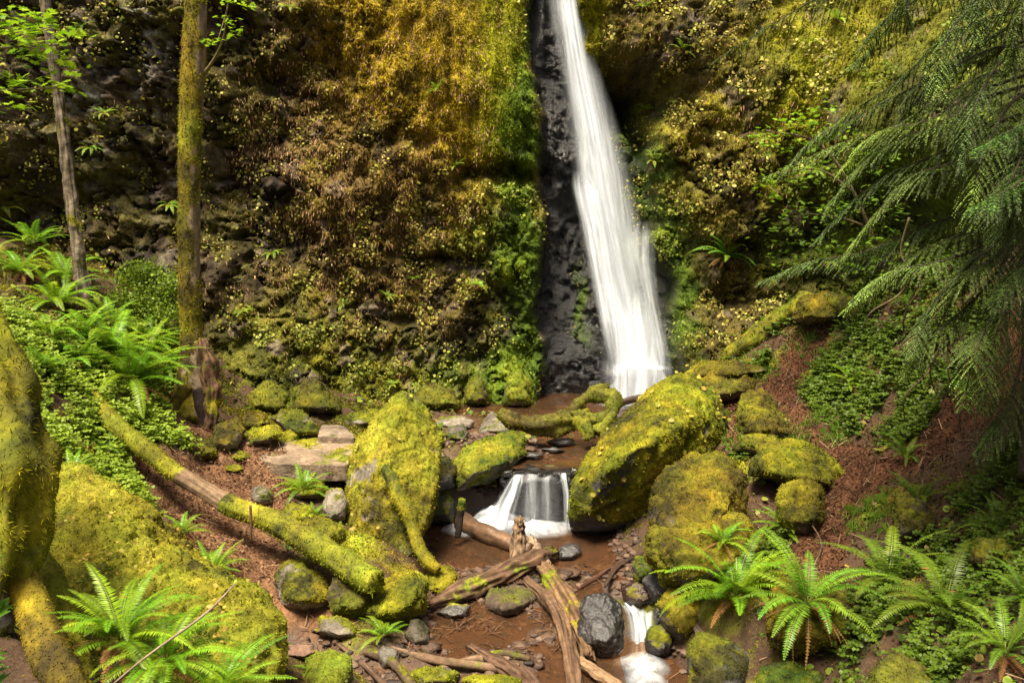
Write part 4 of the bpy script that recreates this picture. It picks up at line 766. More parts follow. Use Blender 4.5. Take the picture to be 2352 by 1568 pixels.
bl([(1060, 1560), (1090, 1552), (1200, 1556), (1215, 1590), (1100, 1600)], 7.9, 7.95, 'bright moss topped stone cut by the bottom edge', moss=1.1)
bl([(940, 1550), (965, 1535), (1010, 1532), (1060, 1545), (1055, 1575), (960, 1580)], 8.0, 8.05, 'mossy stone at the bottom left of the stick pile', moss=.75, big=False)
# right bank
bl([(1690, 960), (1705, 905), (1740, 885), (1775, 905), (1800, 960), (1830, 1010), (1780, 1025), (1715, 1015)], 11.8, 12.6, 'long low mossy mound between the two right paths', sub=6, moss=1.05, pname='ochre', amp=.07, p=12)
bl([(1600, 880), (1640, 850), (1700, 855), (1740, 870), (1735, 905), (1680, 925), (1620, 925)], 12.9, 13.3, 'brown mossy rock directly behind the largest boulder', moss=.8, pname='ochre')
bl([(1560, 870), (1600, 845), (1660, 835), (1760, 830), (1830, 820), (1860, 835), (1800, 860), (1700, 868), (1620, 880)], 13.6, 13.9, 'low mossy ledge at the foot of the right cliff', moss=1., pname='ochre', amp=.07)
bl([(1680, 1035), (1700, 1000), (1760, 990), (1800, 1010), (1790, 1045), (1720, 1050)], 11.1, 11.3, 'small clump like mossy rock above the wedge shaped boulder', moss=.95, pname='ochre')
bl([(1760, 1440), (1770, 1350), (1850, 1310), (1940, 1330), (1995, 1400), (2015, 1470), (1960, 1500), (1850, 1510), (1780, 1490)], 7.2, 7.6, 'mossy boulder carrying the drooping fern with a brown skirt', sub=6, moss=.95, pname='ochre', rock=ROCK * .5)
bl([(1735, 1330), (1760, 1310), (1810, 1315), (1830, 1350), (1780, 1370), (1740, 1360)], 8.1, 8.3, 'small mossy rock between the two big right ferns', moss=.95, pname='ochre')
bl([(1570, 1510), (1600, 1450), (1660, 1460), (1720, 1500), (1750, 1568), (1700, 1640), (1600, 1620)], 7.6, 7.9, 'dark wet mossy rock in the shade below the big bright fern', moss=.5, pname='dark', rock=BLACK * 2, wet=.4)
bl([(1730, 1568), (1750, 1530), (1820, 1520), (1900, 1550), (1910, 1640), (1750, 1640)], 6.8, 6.9, 'dark green mossy rock at the bottom edge below the brown skirted fern', moss=.9, pname='green', rock=BLACK * 2)
bl([(1985, 1568), (2010, 1520), (2070, 1498), (2130, 1525), (2165, 1568), (2150, 1640), (2000, 1640)], 6.2, 6.4, 'mossy rock with a bare tan edge at the bottom right', moss=.75, rock=(.17, .13, .09), pname='olive')
bl([(1820, 735), (1835, 690), (1880, 668), (1940, 668), (1990, 690), (1995, 730), (1930, 748), (1860, 750)], 12.6, 12.9, 'mossy boulder at the head of the upper mossy log on the right slope', moss=1.05, pname='ochre', sub=6)
bl([(2050, 1190), (2060, 1130), (2120, 1150), (2150, 1200), (2120, 1260), (2060, 1250)], 8.2, 8.3, 'shaded mossy mound under the fern on the right slope', moss=.6, pname='olive', rock=ROCK * .5)
bl([(2230, 1290), (2250, 1235), (2300, 1230), (2340, 1270), (2330, 1320), (2260, 1325)], 6.7, 6.8, 'dark mossy rock near the right edge', moss=.6, pname='dark', rock=ROCK * .4)
# moss cushions along the foot of the left wall
for a_, b_, w_, h_, lb in [(620, 920, 60, 45, 'broad mossy hump at the wall foot right of the hollow based tree'), (720, 925, 70, 60, 'bright mossy hump at the wall foot above the rock row'), (1095, 905, 34, 50, 'narrow mossy hump at the wall foot left of the dark cleft'), (1190, 905, 38, 60, 'rounded deep green mossy hump at the wall foot next to the black chute'), (1000, 912, 60, 36, 'low mossy hump at the wall foot behind the pool')]:
    Yw = 15.0 if a_ > 900 else 13.8
    bl([(a_ - w_, b_ + 25), (a_ - w_ * .7, b_ - h_ * .5), (a_, b_ - h_), (a_ + w_ * .7, b_ - h_ * .4), (a_ + w_, b_ + 25), (a_, b_ + 32)], Yw, Yw + .3, lb, moss=1.15, pname='green' if a_ > 1100 else 'olive', amp=.07, p=10, thick=.9)
# ================================================================= LOGS AND DRIFTWOOD
def bare(a, b): return lambda t: -2.2 * ss(a - .04, a + .01, t) * (1 - ss(b, b + .04, t))
log([(215, 905, 9.75, 15), (235, 945, 9.55, 20), (300, 1005, 9.3, 23), (400, 1083, 9.0, 21), (470, 1125, 8.85, 19), (540, 1165, 8.7, 24), (640, 1205, 8.45, 28), (740, 1262, 8.2, 31), (810, 1310, 8.0, 33), (862, 1335, 7.8, 28)],
    'fallen_log', 'long fallen mossy log slanting down the left bank with a bare stretch in its middle', moss=1.05, pname='bright', n=150, k=28, bark=(.19, .125, .075), mossf=bare(.37, .50), up=.3, amp=.06)
log([(885, 1075, 9.55, 12), (900, 1105, 9.45, 15), (915, 1140, 9.3, 17), (938, 1178, 9.2, 19), (948, 1215, 9.1, 15), (965, 1262, 8.95, 15), (985, 1290, 8.85, 16), (1005, 1306, 8.8, 12)], 'mossy_branch', 'thick mossy branch leaning against the pointed boulder', moss=1.3, cat_='branch', n=70, up=.1)
log([(1062, 1148, 10.3, 9), (1058, 1175, 10.3, 9), (1052, 1232, 10.25, 7)], 'wooden_stub', 'short dark upright stub with a mossy tip in the pool of the small cascade', bark=(.03, .025, .015), moss=.6, mossf=lambda t: 1.2 - 3.5 * t, cat_='branch', pname='green')
log([(1060, 1198, -0.098, 22), (1110, 1222, -0.094, 21), (1160, 1242, -0.087, 19), (1215, 1262, -0.080, 17)], 'driftwood_log', 'round brown log lying in the pool of the small cascade', bark=(.10, .055, .028), wet=.5, cat_='log')
log([(1192, 1194, 9.5, 10), (1192, 1225, 9.5, 15), (1188, 1290, 9.45, 18)], 'driftwood_stump', 'upright splintered tan stump in front of the small cascade', bark=(.17, .11, .065), cat_='stump', flute=.5, jag=1.2)
log([(1218, 1240, -0.055, 10), (1235, 1265, -0.069, 14), (1255, 1300, -0.062, 12)], 'driftwood_splinter', 'broken tan wood splinter leaning beside the upright stump', bark=(.19, .13, .085), cat_='driftwood', flute=.5, jag=1.5)
log([(990, 1388, -0.062, 12), (1060, 1360, -0.098, 22), (1150, 1322, -0.105, 24), (1220, 1290, -0.105, 24), (1262, 1275, -0.084, 18)], 'driftwood_log', 'thick split dark brown driftwood log crossing the stream under the upright stump', bark=(.085, .048, .028), moss=.2, up=.12, pname='green', flute=.45, jag=2.2, amp=.09, n=90, k=24)
log([(1005, 1352, -0.045, 7), (1060, 1340, -0.062, 12), (1130, 1335, -0.062, 12)], 'driftwood_splinter', 'dark pointed wood splinter beside the thick split log', bark=(.07, .045, .03), cat_='driftwood', flute=.4, jag=1.)
log([(1232, 1288, -0.069, 14), (1258, 1320, -0.094, 21), (1300, 1380, -0.108, 25), (1335, 1440, -0.108, 25), (1350, 1505, -0.077, 16)], 'driftwood_log', 'brown driftwood log with moss flecks leaning on the big wet black boulder', bark=(.125, .073, .036), moss=.27, up=.1, flute=.4, n=90, k=24, jag=1.5)
log([(1212, 1335, -0.055, 10), (1260, 1378, -0.087, 19), (1295, 1440, -0.084, 18), (1312, 1510, -0.087, 19), (1325, 1600, -0.084, 18)], 'driftwood_log', 'long reddish driftwood log running from the mid stream rock down to the bottom edge', bark=(.105, .06, .034), flute=.4, n=90, k=22, moss=0, jag=1.5)
log([(1330, 1520, -0.069, 14), (1370, 1545, -0.073, 15), (1440, 1590, -0.073, 15)], 'driftwood_log', 'short pale tan log at the bottom edge left of the lower pool', bark=(.2, .125, .07), flute=.3)
log([(1080, 1485, -0.048, 8), (1140, 1520, -0.073, 15), (1200, 1555, -0.091, 20), (1260, 1600, -0.069, 14)], 'driftwood_plank', 'broad splintered wine brown plank in the bottom stick pile', bark=(.085, .048, .03), cat_='driftwood', flute=.6, jag=2.)
for pts_, lb, bk, ms in [([(780, 1480, -0.041, 6), (840, 1530, -0.045, 7), (900, 1590, -0.048, 8)], 'smooth brown stick slanting down at the left of the stick pile', (.15, .09, .06), 0), ([(840, 1495, -0.055, 10), (900, 1520, -0.059, 11), (960, 1590, -0.062, 12)], 'bent mossy stick at the left of the stick pile', (.12, .08, .05), .45),
        ([(900, 1490, -0.048, 8), (1000, 1515, -0.059, 11), (1100, 1528, -0.062, 12), (1200, 1548, -0.055, 10)], 'longest brown stick lying across the stick pile', (.16, .10, .06), .2), ([(1010, 1535, -0.045, 7), (1100, 1512, -0.052, 9), (1190, 1530, -0.048, 8)], 'straight tan stick crossing over the longest one', (.2, .125, .075), .1),
        ([(1080, 1510, -0.038, 5), (1150, 1500, -0.048, 8), (1215, 1512, -0.045, 7)], 'short green topped stick at the back of the stick pile', (.12, .08, .04), .6), ([(1190, 1560, -0.052, 9), (1150, 1568, -0.052, 9), (1090, 1590, -0.048, 8)], 'short dark stick at the bottom edge of the stick pile', (.09, .055, .035), 0),
        ([(1390, 1345, -0.034, 4), (1420, 1300, -0.041, 6), (1480, 1270, -0.038, 5)], 'thin dark stick caught at the head of the bottom cascade', (.05, .03, .02), 0), ([(1330, 1350, -0.034, 4), (1370, 1325, -0.038, 5), (1400, 1305, -0.034, 4)], 'thin red brown stick beside the big wet black boulder', (.11, .05, .03), 0),
        ([(1115, 1075, -0.034, 4), (1160, 1060, -0.041, 6), (1210, 1045, -0.034, 4)], 'small brown stick wedged at the lip of the small cascade', (.12, .07, .045), 0), ([(1125, 1085, -0.031, 3), (1150, 1068, -0.034, 4), (1200, 1050, -0.031, 3)], 'thinnest twig wedged at the lip of the small cascade', (.14, .08, .05), 0),
        ([(1590, 1425, -0.048, 8), (1625, 1480, -0.069, 14), (1660, 1530, -0.087, 19), (1700, 1600, -0.098, 22)], 'broken grey brown log slanting to the bottom edge below the big bright fern', (.16, .12, .085), .25),
        ([(408, 1020, -0.031, 3), (425, 1000, -0.038, 5), (438, 985, -0.034, 4)], 'short tan stick lying on the left path below the hollow based tree', (.28, .17, .1), 0), ([(1795, 1530, -0.034, 4), (1812, 1528, -0.038, 5), (1815, 1600, -0.038, 5)], 'pale broken stick poking up at the bottom edge', (.33, .22, .14), 0),
        ([(1925, 1600, -0.034, 4), (1932, 1560, -0.034, 4), (1938, 1548, -0.027, 2)], 'tiny white tipped stick at the bottom edge', (.4, .3, .2), 0), ([(1870, 1300, -0.027, 2), (1885, 1240, -0.027, 2), (1830, 1160, -0.025, 1.5)], 'thin bare twig arching over the right path', (.12, .08, .05), 0),
        ([(1990, 1290, -0.048, 8), (2030, 1250, -0.052, 9), (2120, 1245, -0.048, 8), (2200, 1240, -0.041, 6)], 'crooked dark root lying on the right slope', (.06, .035, .03), 0), ([(2230, 1250, -0.041, 6), (2290, 1235, -0.055, 10), (2360, 1200, -0.069, 14), (2420, 1180, -0.073, 15)], 'mossy branch entering from the right edge', (.09, .07, .04), .8)]:
    log(pts_, 'stick', lb, bark=tuple(.75 * v for v in bk), moss=ms * .8, up=.15, cat_='stick', n=40, k=10, flute=.2)
st_ = log([(1150, 950, 12.3, 12), (1185, 968, 12.2, 20), (1240, 975, 12.2, 24), (1300, 968, 12.3, 26), (1345, 960, 12.4, 20)], 'driftwood_log', 'mossy driftwood log with a knotted root end below the tall waterfall', moss=.9, pname='olive', n=70, k=28, bark=(.1, .05, .03), amp=.2, flute=.4)
for pts_ in [[(1300, 965, 12.3, 20), (1330, 925, 12.4, 14), (1365, 905, 12.5, 16), (1395, 885, 12.6, 9)], [(1360, 905, 12.5, 16), (1408, 912, 12.4, 19), (1400, 955, 12.2, 15), (1372, 990, 12.1, 18)], [(1330, 965, 12.2, 22), (1345, 985, 12.1, 16), (1352, 1005, 12.05, 14)], [(1320, 955, 12.3, 16), (1375, 960, 12.2, 13), (1410, 945, 12.3, 10)]]:
    W_ = np.array([P(a, b, y_) for a, b, y_, r in pts_]); 
    logw(W_, np.array([r * y_ / F for a, b, y_, r in pts_]), 'root', None, par=st_, moss=1.1, pname='olive', bark=(.1, .06, .03), n=44, k=20, amp=.24, seed=int(pts_[0][0]) % 97)
log([(1405, 935, 13.2, 6), (1440, 920, 13.6, 9), (1480, 912, 14.0, 8)], 'driftwood_log', 'dark wet log in front of the foot of the tall waterfall', bark=(.05, .035, .03), wet=.7, n=40)
log([(1640, 848, -.05, 12), (1700, 800, -.08, 20), (1765, 750, -.1, 24), (1830, 712, -.1, 28), (1920, 705, -.12, 32), (1985, 715, -.1, 18)], 'fallen_log', 'upper mossy log on the right slope with a bare brown underside', moss=.85, pname='yellow', bark=(.11, .075, .05), up=.9, n=90, k=28, amp=.16)
# ================================================================= TREES
def tree(pts, name, label, group=None, **k):
    W = np.array([P(a, b, y) for a, b, y, r in pts]); rad = np.array([r * y / F for a, b, y, r in pts])
    e = empty(name, tuple(W[np.argmin(W[:, 2])])); tag(e, label, 'tree', group); logw(W, rad, 'trunk', None, par=e, up=0, **k); return e
t2 = tree([(452, -420, 11.6, 20), (450, -60, 11.5, 23), (446, 100, 11.5, 26), (438, 300, 11.5, 25), (434, 500, 11.5, 24), (436, 640, 11.5, 25), (440, 760, 11.5, 24), (440, 850, 11.45, 30), (438, 910, 11.35, 38), (440, 965, 11.2, 44)],
          'mossy_tree', 'mossy tree trunk with a hollow split base at the foot of the left bank', bark=(.21, .155, .10), moss=1.0, pname='gold', n=220, k=40, amp=.035, flute=.10, grain=.5, seed=12,
          mossf=lambda t: .25 * np.sin(t * 23), side=.75)
def add_part(par, pts, nm, **k):
    W = np.array([P(a, b, y) for a, b, y, r in pts]); rad = np.array([r * y / F for a, b, y, r in pts]); return logw(W, rad, nm, None, par=par, **k)
add_part(t2, [(462, 785, 11.3, 13), (478, 830, 11.2, 18), (488, 880, 11.15, 18), (486, 930, 11.1, 18), (484, 982, 11.05, 17)], 'side_stem', bark=(.08, .042, .024), moss=.5, up=.2, n=70, k=20, amp=.13, flute=.5, seed=31, pname='ochre')
add_part(t2, [(425, 890, 11.2, 16), (405, 930, 11.1, 15), (385, 960, 10.9, 9)], 'root', bark=(.10, .06, .04), moss=1.0, n=30, k=14, seed=3, pname='gold')
add_part(t2, [(456, 900, 11.2, 14), (464, 940, 11.12, 16), (466, 985, 11.05, 14)], 'hollow_shade', bark=(.02, .012, .01), moss=0, n=30, k=14, seed=4)  # solid near-black tube, its colour paints the shade inside the split base
add_part(t2, [(470, 168, 11.5, 6), (482, 152, 11.45, 4), (500, 120, 11.4, 2.5), (515, 80, 11.3, 2), (520, 30, 11.2, 1.5)], 'twig', bark=(.14, .12, .04), moss=0, n=30, k=8, seed=5)
add_part(t2, [(436, 40, 11.5, 9), (415, 22, 11.4, 6), (392, 28, 11.35, 5)], 'branch_stub', bark=(.14, .12, .04), moss=1., n=30, k=10, seed=6)
t1 = tree([(80, -420, 12.0, 8), (98, -60, 11.9, 10), (118, 100, 11.9, 11), (140, 260, 11.9, 12), (160, 430, 11.9, 13.5), (180, 580, 11.8, 14), (198, 700, 11.8, 17), (204, 740, 11.8, 20)],
          'slim_tree', 'slim grey brown conifer trunk leaning slightly on the fern covered left bank', bark=(.12, .095, .065), moss=.3, n=260, k=22, amp=.09, flute=.3, seed=9, pname='olive')
t0 = tree([(-310, 300, 4.9, 80), (-180, 600, 4.75, 86), (-84, 780, 4.6, 90), (-26, 950, 4.5, 100), (6, 1080, 4.4, 104), (4, 1200, 4.3, 92), (-20, 1330, 4.2, 78), (-44, 1420, 4.2, 76), (-60, 1600, 4.1, 92)],
          'mossy_tree', 'thick mossy leaning trunk in the left foreground, cut by the edge', bark=(.20, .17, .14), moss=1.05, pname='yellow', flen=2.2, n=200, k=60, amp=.08, flute=.45, seed=22, mossf=lambda t: .45 - .95 * ss(.42, .7, t))
add_part(t0, [(40, 1290, 4.3, 30), (62, 1360, 4.2, 36), (90, 1440, 4.1, 42), (130, 1530, 3.95, 50), (190, 1650, 3.8, 60)], 'root', bark=(.14, .08, .05), moss=.8, up=.3, n=70, k=26, amp=.08, seed=23, pname='gold')
add_part(t0, [(98, 1270, 4.7, 14), (118, 1320, 4.6, 26), (142, 1400, 4.5, 30), (170, 1490, 4.4, 34), (200, 1600, 4.3, 36)], 'root', bark=(.14, .1, .05), moss=1.2, n=70, k=24, amp=.07, seed=24, pname='bright')
# ================================================================= FERNS
def frond(L, elev, droop, npair, pw, az, rs, colr, curl=0., origin=(0, 0, 0), twist=0., brown=0.):
    n = 14; t = np.linspace(0, 1, n); th = elev - droop * t ** 1.25; ds = L / (n - 1)
    r = np.concatenate([[0], np.cumsum(np.cos(th[:-1]) * ds)]); z = np.concatenate([[0], np.cumsum(np.sin(th[:-1]) * ds)])
    side = curl * L * t ** 2
    tp = .12 + .88 * (np.arange(npair) + .5) / npair
    def at(tt): return np.column_stack([np.interp(tt, t, r), np.interp(tt, t, side), np.interp(tt, t, z)])
    C = at(tp); T = norm(at(np.minimum(tp + .03, 1)) - at(tp - .03)); S = np.array([0, 1., 0]); Nn = norm(np.cross(T, np.tile(S, (npair, 1))))
    l = pw * np.minimum(1, (tp / .3)) ** .5 * (1 - tp) ** .6 * 1.35 + .004; gap = L * .88 / npair; Vs = []; Cs = []
    for sg in (1, -1):
        j = rs.uniform(-.12, .12, (npair, 1)); dr = norm(sg * S[None] * (np.cos(twist) if twist else 1) + T * (.30 + j) - Nn * (.12 + .25 * rs.rand(npair, 1)) * np.sign(Nn[:, 2:3] + 1e-6))
        lj = (l * rs.uniform(.82, 1.1, npair))[:, None]; w = gap * .92
        b = C; a = b + dr * lj * .3 + T * w * .5; c_ = b + dr * lj * .3 - T * w * .5; e = b + dr * lj
        Vs.append(np.stack([b, a, e, c_] if sg > 0 else [b, c_, e, a], 1).reshape(-1, 3))
        cc = np.array(colr)[None] * rs.uniform(.8, 1.2, (npair, 1)); br = (rs.rand(npair, 1) < brown); cc = np.where(br, np.array([[.28, .14, .03]]), cc); Cs.append(np.repeat(cc, 4, 0))
    Q = at(t); w = .0035 * (1.2 - t)[:, None] * (L / .6)
    Vs.append(np.stack([Q + [0, 1, .3] * w, Q - [0, 1, -.3] * w], 1).reshape(-1, 3)); k = len(Vs[-1])
    Cs.append(np.tile([[.16, .20, .03]], (k, 1)))
    V = np.concatenate(Vs); m = npair * 2 * 4; Fc = np.arange(m).reshape(-1, 4); i = np.arange(n - 1)[:, None] * 2 + m
    Fc = np.concatenate([Fc, np.concatenate([i, i + 1, i + 3, i + 2], 1)])
    ca, sa = math.cos(az), math.sin(az); V = V @ np.array([[ca, sa, 0], [-sa, ca, 0], [0, 0, 1]]); return V + np.array(origin), Fc, np.concatenate(Cs)
FPROTO = {}
def fern_proto(kind, idx):
    """unit fern, frond length about 1 m; parts: frond (each), dead_frond (each)"""
    key = (kind, idx)
    if key in FPROTO: return FPROTO[key]
    rs = np.random.RandomState(100 + idx * 7 + len(kind)); parts = []
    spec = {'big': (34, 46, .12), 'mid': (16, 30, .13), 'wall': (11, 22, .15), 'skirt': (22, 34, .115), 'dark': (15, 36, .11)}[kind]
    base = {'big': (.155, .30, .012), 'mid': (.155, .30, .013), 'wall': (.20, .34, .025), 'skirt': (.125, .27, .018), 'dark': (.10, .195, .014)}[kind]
    n = spec[0]
    for i in range(n):
        az = i / n * 2 * math.pi + rs.uniform(-.25, .25); el = rs.uniform(.35, 1.35) if kind != 'wall' else rs.uniform(.1, 1.2)
        L = rs.uniform(.75, 1.1); dr = rs.uniform(.9, 1.9) if kind != 'wall' else rs.uniform(1.0, 2.0)
        v = rs.uniform(.8, 1.25); cb = np.array(base) * v; cb[0] *= rs.uniform(.8, 1.4)
        me = mesh_np('frond', *frond(L, el, dr, spec[1], spec[2], az, rs, cb, rs.uniform(-.2, .2), brown=.01)); me.materials.append(M_FERN); parts.append(('frond', me))
    nd = {'big': 8, 'mid': 8, 'wall': 6, 'skirt': 34, 'dark': 6}[kind]
    for i in range(nd):
        az = rs.uniform(0, 6.28); cb = np.array([.20, .085, .035]) * rs.uniform(.5, 1.5)
        el = rs.uniform(-.5, .5) if kind != 'skirt' else rs.uniform(-.9, .2); L = rs.uniform(.35, .75)
        me = mesh_np('dead_frond', *frond(L, el, rs.uniform(.6, 1.3), 18, .07 if kind != 'skirt' else .035, az, rs, cb, rs.uniform(-.2, .2))); me.materials.append(M_DRY); parts.append(('dead_frond', me))
    FPROTO[key] = parts; return parts
def fern(loc, L, kind, idx, label, group, rot=None, tilt=(0, 0), few=False):
    e = empty('fern', tuple(loc)); e.scale = (L, L, L); e.rotation_euler = (tilt[0], tilt[1], R.uniform(0, 6.28) if rot is None else rot)
    e.rotation_mode = 'ZYX' if False else 'XYZ'
    if tilt != (0, 0):
        m = Matrix.Rotation(tilt[1], 4, 'Y') @ Matrix.Rotation(tilt[0], 4, 'X') @ Matrix.Rotation(R.uniform(0, 6.28), 4, 'Z'); e.rotation_euler = m.to_euler()
    tag(e, label, 'fern', group)
    for nm, me in fern_proto(kind, idx):
        o = bpy.data.objects.new(nm, me); COL.objects.link(o); o.parent = e
    return e
# ground ferns: px, py of the crown, Y (None = on the ground), length in px, kind, label
GF_ = [
 (300, 880, 9.6, 165, 'big', 'largest bright fern on the left bank, with brown dead fronds hanging below it'),
 (255, 815, 10.2, 135, 'big', 'bright fern right behind the largest fern of the left bank'),
 (130, 700, 11.0, 115, 'big', 'broad fern growing left of the slim trunk foot'),
 (45, 625, 11.6, 90, 'mid', 'fern at the left edge above the other bank ferns'),
 (110, 770, 10.4, 100, 'mid', 'fern with brownish fronds below the broad fern left of the slim trunk'),
 (195, 765, 10.5, 85, 'mid', 'fern directly below the foot of the slim trunk'),
 (75, 560, 12, 80, 'mid', 'highest fern at the left edge near the wall'), (150, 640, 12, 85, 'mid', 'fern just left of the slim trunk, above the broad one'), (170, 830, 10, 100, 'mid', 'fern in the clover left of the largest bank fern'), (90, 850, 9, 90, 'mid', 'fern partly hidden behind the left edge trunk'), (330, 790, 11, 90, 'big', 'bright fern in front of the round shrub'), (255, 745, 11, 80, 'mid', 'fern between the slim trunk foot and the shrub'),
 (245, 1035, 9.1, 62, 'mid', 'small upright fern in front of the upper end of the fallen mossy log'),
 (165, 1085, 7.3, 62, 'mid', 'small fern on the crest of the huge foreground boulder near the left trunk'),
 (420, 1225, 7.1, 66, 'mid', 'small fern behind the sloping top of the huge foreground boulder, upper one'),
 (490, 1315, 6.9, 85, 'big', 'fern behind the sloping top of the huge foreground boulder, lower one'),
 (695, 1125, 9.5, 64, 'mid', 'small bright fern on the mossy rock left of the pointed boulder'),
 (722, 1188, 9.3, 42, 'mid', 'tiny fern on the low mossy rock left of the pointed boulder'),
 (880, 1460, 8.1, 66, 'mid', 'small bright fern beside the lower stream on its left side'),
 (745, 1560, 7.2, 66, 'mid', 'bright fern at the bottom edge left of the stick pile'),
 (385, 850, 11.0, 55, 'mid', 'leafy little fern at the left of the hollow based tree'),
 (1690, 1370, 7.9, 165, 'big', 'largest bright fern on the right bank beside the bottom cascade'),
 (1855, 1385, 6.55, 150, 'skirt', 'fern with a long brown skirt of dead fronds on a mossy boulder'),
 (1800, 1215, 8.9, 90, 'mid', 'fern between the egg shaped boulder and the low brown mossy boulder'),
 (1660, 1245, 8.5, 78, 'mid', 'sparse fern growing out of the rounded olive boulder'),
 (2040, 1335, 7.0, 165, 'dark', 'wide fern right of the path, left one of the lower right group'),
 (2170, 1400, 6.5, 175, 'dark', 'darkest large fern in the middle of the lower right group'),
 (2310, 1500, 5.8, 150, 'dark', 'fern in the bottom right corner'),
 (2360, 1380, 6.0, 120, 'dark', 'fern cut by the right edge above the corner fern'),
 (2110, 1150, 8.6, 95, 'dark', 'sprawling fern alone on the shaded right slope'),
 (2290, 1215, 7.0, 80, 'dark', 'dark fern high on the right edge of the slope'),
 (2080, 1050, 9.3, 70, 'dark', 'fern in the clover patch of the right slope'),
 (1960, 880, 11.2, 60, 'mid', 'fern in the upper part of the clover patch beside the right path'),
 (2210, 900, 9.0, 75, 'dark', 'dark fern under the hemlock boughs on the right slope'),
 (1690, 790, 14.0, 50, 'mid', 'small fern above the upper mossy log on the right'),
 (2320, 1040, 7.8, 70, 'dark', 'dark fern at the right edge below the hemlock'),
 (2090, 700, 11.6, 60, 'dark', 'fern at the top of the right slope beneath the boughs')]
for i, (a, b, Y, Lp, kd, lb) in enumerate(GF_):
    w = P(a, b, Y)
    if lb.split(' ')[0] not in ('sparse',) and 'brown skirt' not in lb and 'crest' not in lb: Y = restY(a, b, .03); w = P(a, b, Y)
    fern(w, Lp * Y / F * 1.25 * R.uniform(.85, 1.15), kd, i % 3, lb, 'ferns of the left bank' if a < 1000 else 'ferns of the right bank', rot=R.uniform(0, 6.28))
FORE = [(275, 1470, 4.25, 195, 'in front of the huge boulder, beside the trunk roots'), (380, 1520, 4.2, 185, 'in front of the huge boulder, middle of three'), (500, 1610, 4.15, 190, 'in front of the huge boulder, rightmost')]
for i, (a, b, Y, Lp, lb) in enumerate(FORE): fern(P(a, b, Y), Lp * Y / F * 1.15, 'big', i % 2, 'large bright foreground fern ' + lb, 'ferns of the left bank', rot=i * 1.3)
# wall ferns
WF_ = [(1665, 590, 82, 'largest fern on the right wall, pale green above a brown skirt'), (628, 580, 42, 'fern alone in the dark middle of the left wall'), (1046, 385, 40, 'fern at the upper left of the dark cleft in the left wall'), (1005, 210, 40, 'fern amid the pinkish dry growth high on the left wall'), (212, 340, 44, 'fern on the mossy far left wall right of the slim trunk, lower one'),
 (245, 262, 36, 'fern on the far left wall right of the slim trunk, middle one'), (185, 78, 52, 'fern on the far left wall right of the slim trunk, topmost'), (22, 480, 58, 'fern with brown fronds on the wall at the left edge'), (1098, 655, 36, 'fern low on the left wall, near the black chute'), (892, 680, 32, 'fern low on the left wall in its middle'), (392, 470, 46, 'dull fern on the wall just left of the hollow based tree'),
 (1922, 50, 50, 'fern with dangling brown fronds at the top of the right wall'), (1565, 118, 46, 'fern on the right wall next to the fall, top one'), (1860, 100, 36, 'small fern below the dangling one on the right wall'), (1486, 255, 46, 'lime green fern hanging in the dark hollow right of the fall'), (1500, 370, 40, 'lime green fern hanging right of the fall, below the dark hollow'),
 (1860, 390, 50, 'fern half hidden behind hemlock twigs on the right wall'), (1780, 560, 34, 'small fern on the shaded foot of the right wall'), (788, 700, 26, 'tiny fern on the lower left wall, left of the yellow leaves'), (668, 20, 36, 'fern at the top edge of the left wall'), (952, 640, 26, 'tiny fern on the lower left wall among yellow leaves'), (1480, 20, 34, 'fern at the top edge just right of the fall'),
 (560, 715, 34, 'low fern at the left wall foot right of the hollow based tree'), (905, 880, 26, 'tiny fern at the very foot of the left wall'), (1905, 600, 40, 'fern at the top of the clover slope by the right wall'), (1995, 430, 40, 'dark fern deep behind the hemlock boughs')]
for i, (a, b, Lp, lb) in enumerate(WF_):
    w = chit(a, b); fern(w + np.array([0, -.08, 0]), Lp * w[1] / F * (.95 if i else 1.1), 'wall' if i else 'skirt', i % 3, lb, 'ferns growing on the rock wall', tilt=(R.uniform(.05, .3), R.uniform(-.3, .3)))
# ================================================================= GROUND COVER
def gscat(n, x0, x1, y0, y1, wf):
    xy = np.column_stack([R.uniform(x0, x1, n), R.uniform(y0, y1, n)]); z = gz(xy[:, 0], xy[:, 1]); p_ = np.column_stack([xy, z])
    pdm = np.min([polydist(xy[:, 0], xy[:, 1], pl) for pl in PW], axis=0); u = wf(p_, pdm); k = (R.rand(n) < u) & (np.abs(xy[:, 0]) < xy[:, 1] * .62 + .4); p_ = p_[k]; e = .04
    gx_ = (gz(p_[:, 0] + e, p_[:, 1]) - p_[:, 2]) / e; gy_ = (gz(p_[:, 0], p_[:, 1] + e) - p_[:, 2]) / e
    nn_ = norm(np.column_stack([-gx_, -gy_, np.ones(len(p_))])); sl_ = 1 / nn_[:, 2]; rep = np.minimum(4, np.floor(sl_ + R.rand(len(sl_))).astype(int)); ii = np.repeat(np.arange(len(p_)), rep)
    q_ = p_[ii].copy(); first = np.concatenate([[True], ii[1:] != ii[:-1]]); jt = R.uniform(-.04, .04, (len(q_), 2)) * (~first)[:, None]; q_[:, :2] += jt; q_[:, 2] += gx_[ii] * jt[:, 0] + gy_[ii] * jt[:, 1]
    return q_, nn_[ii], pdm[k][ii]
def pxof(p_):
    cp_, sp_ = math.cos(PITCH), math.sin(PITCH); dy = p_[:, 1]; dz = p_[:, 2] - CZ; f = dy * cp_ - dz * sp_; u = dy * sp_ + dz * cp_
    return 1176 + F * p_[:, 0] / f, 784 - F * u / f
p_, n_, _ = gscat(170000, -7, 7, 3.6, 14.5, cloverw)
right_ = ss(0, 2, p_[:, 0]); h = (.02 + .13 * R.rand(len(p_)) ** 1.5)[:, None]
top = p_ + n_ * h * .4 + np.array([0, 0, 1]) * h
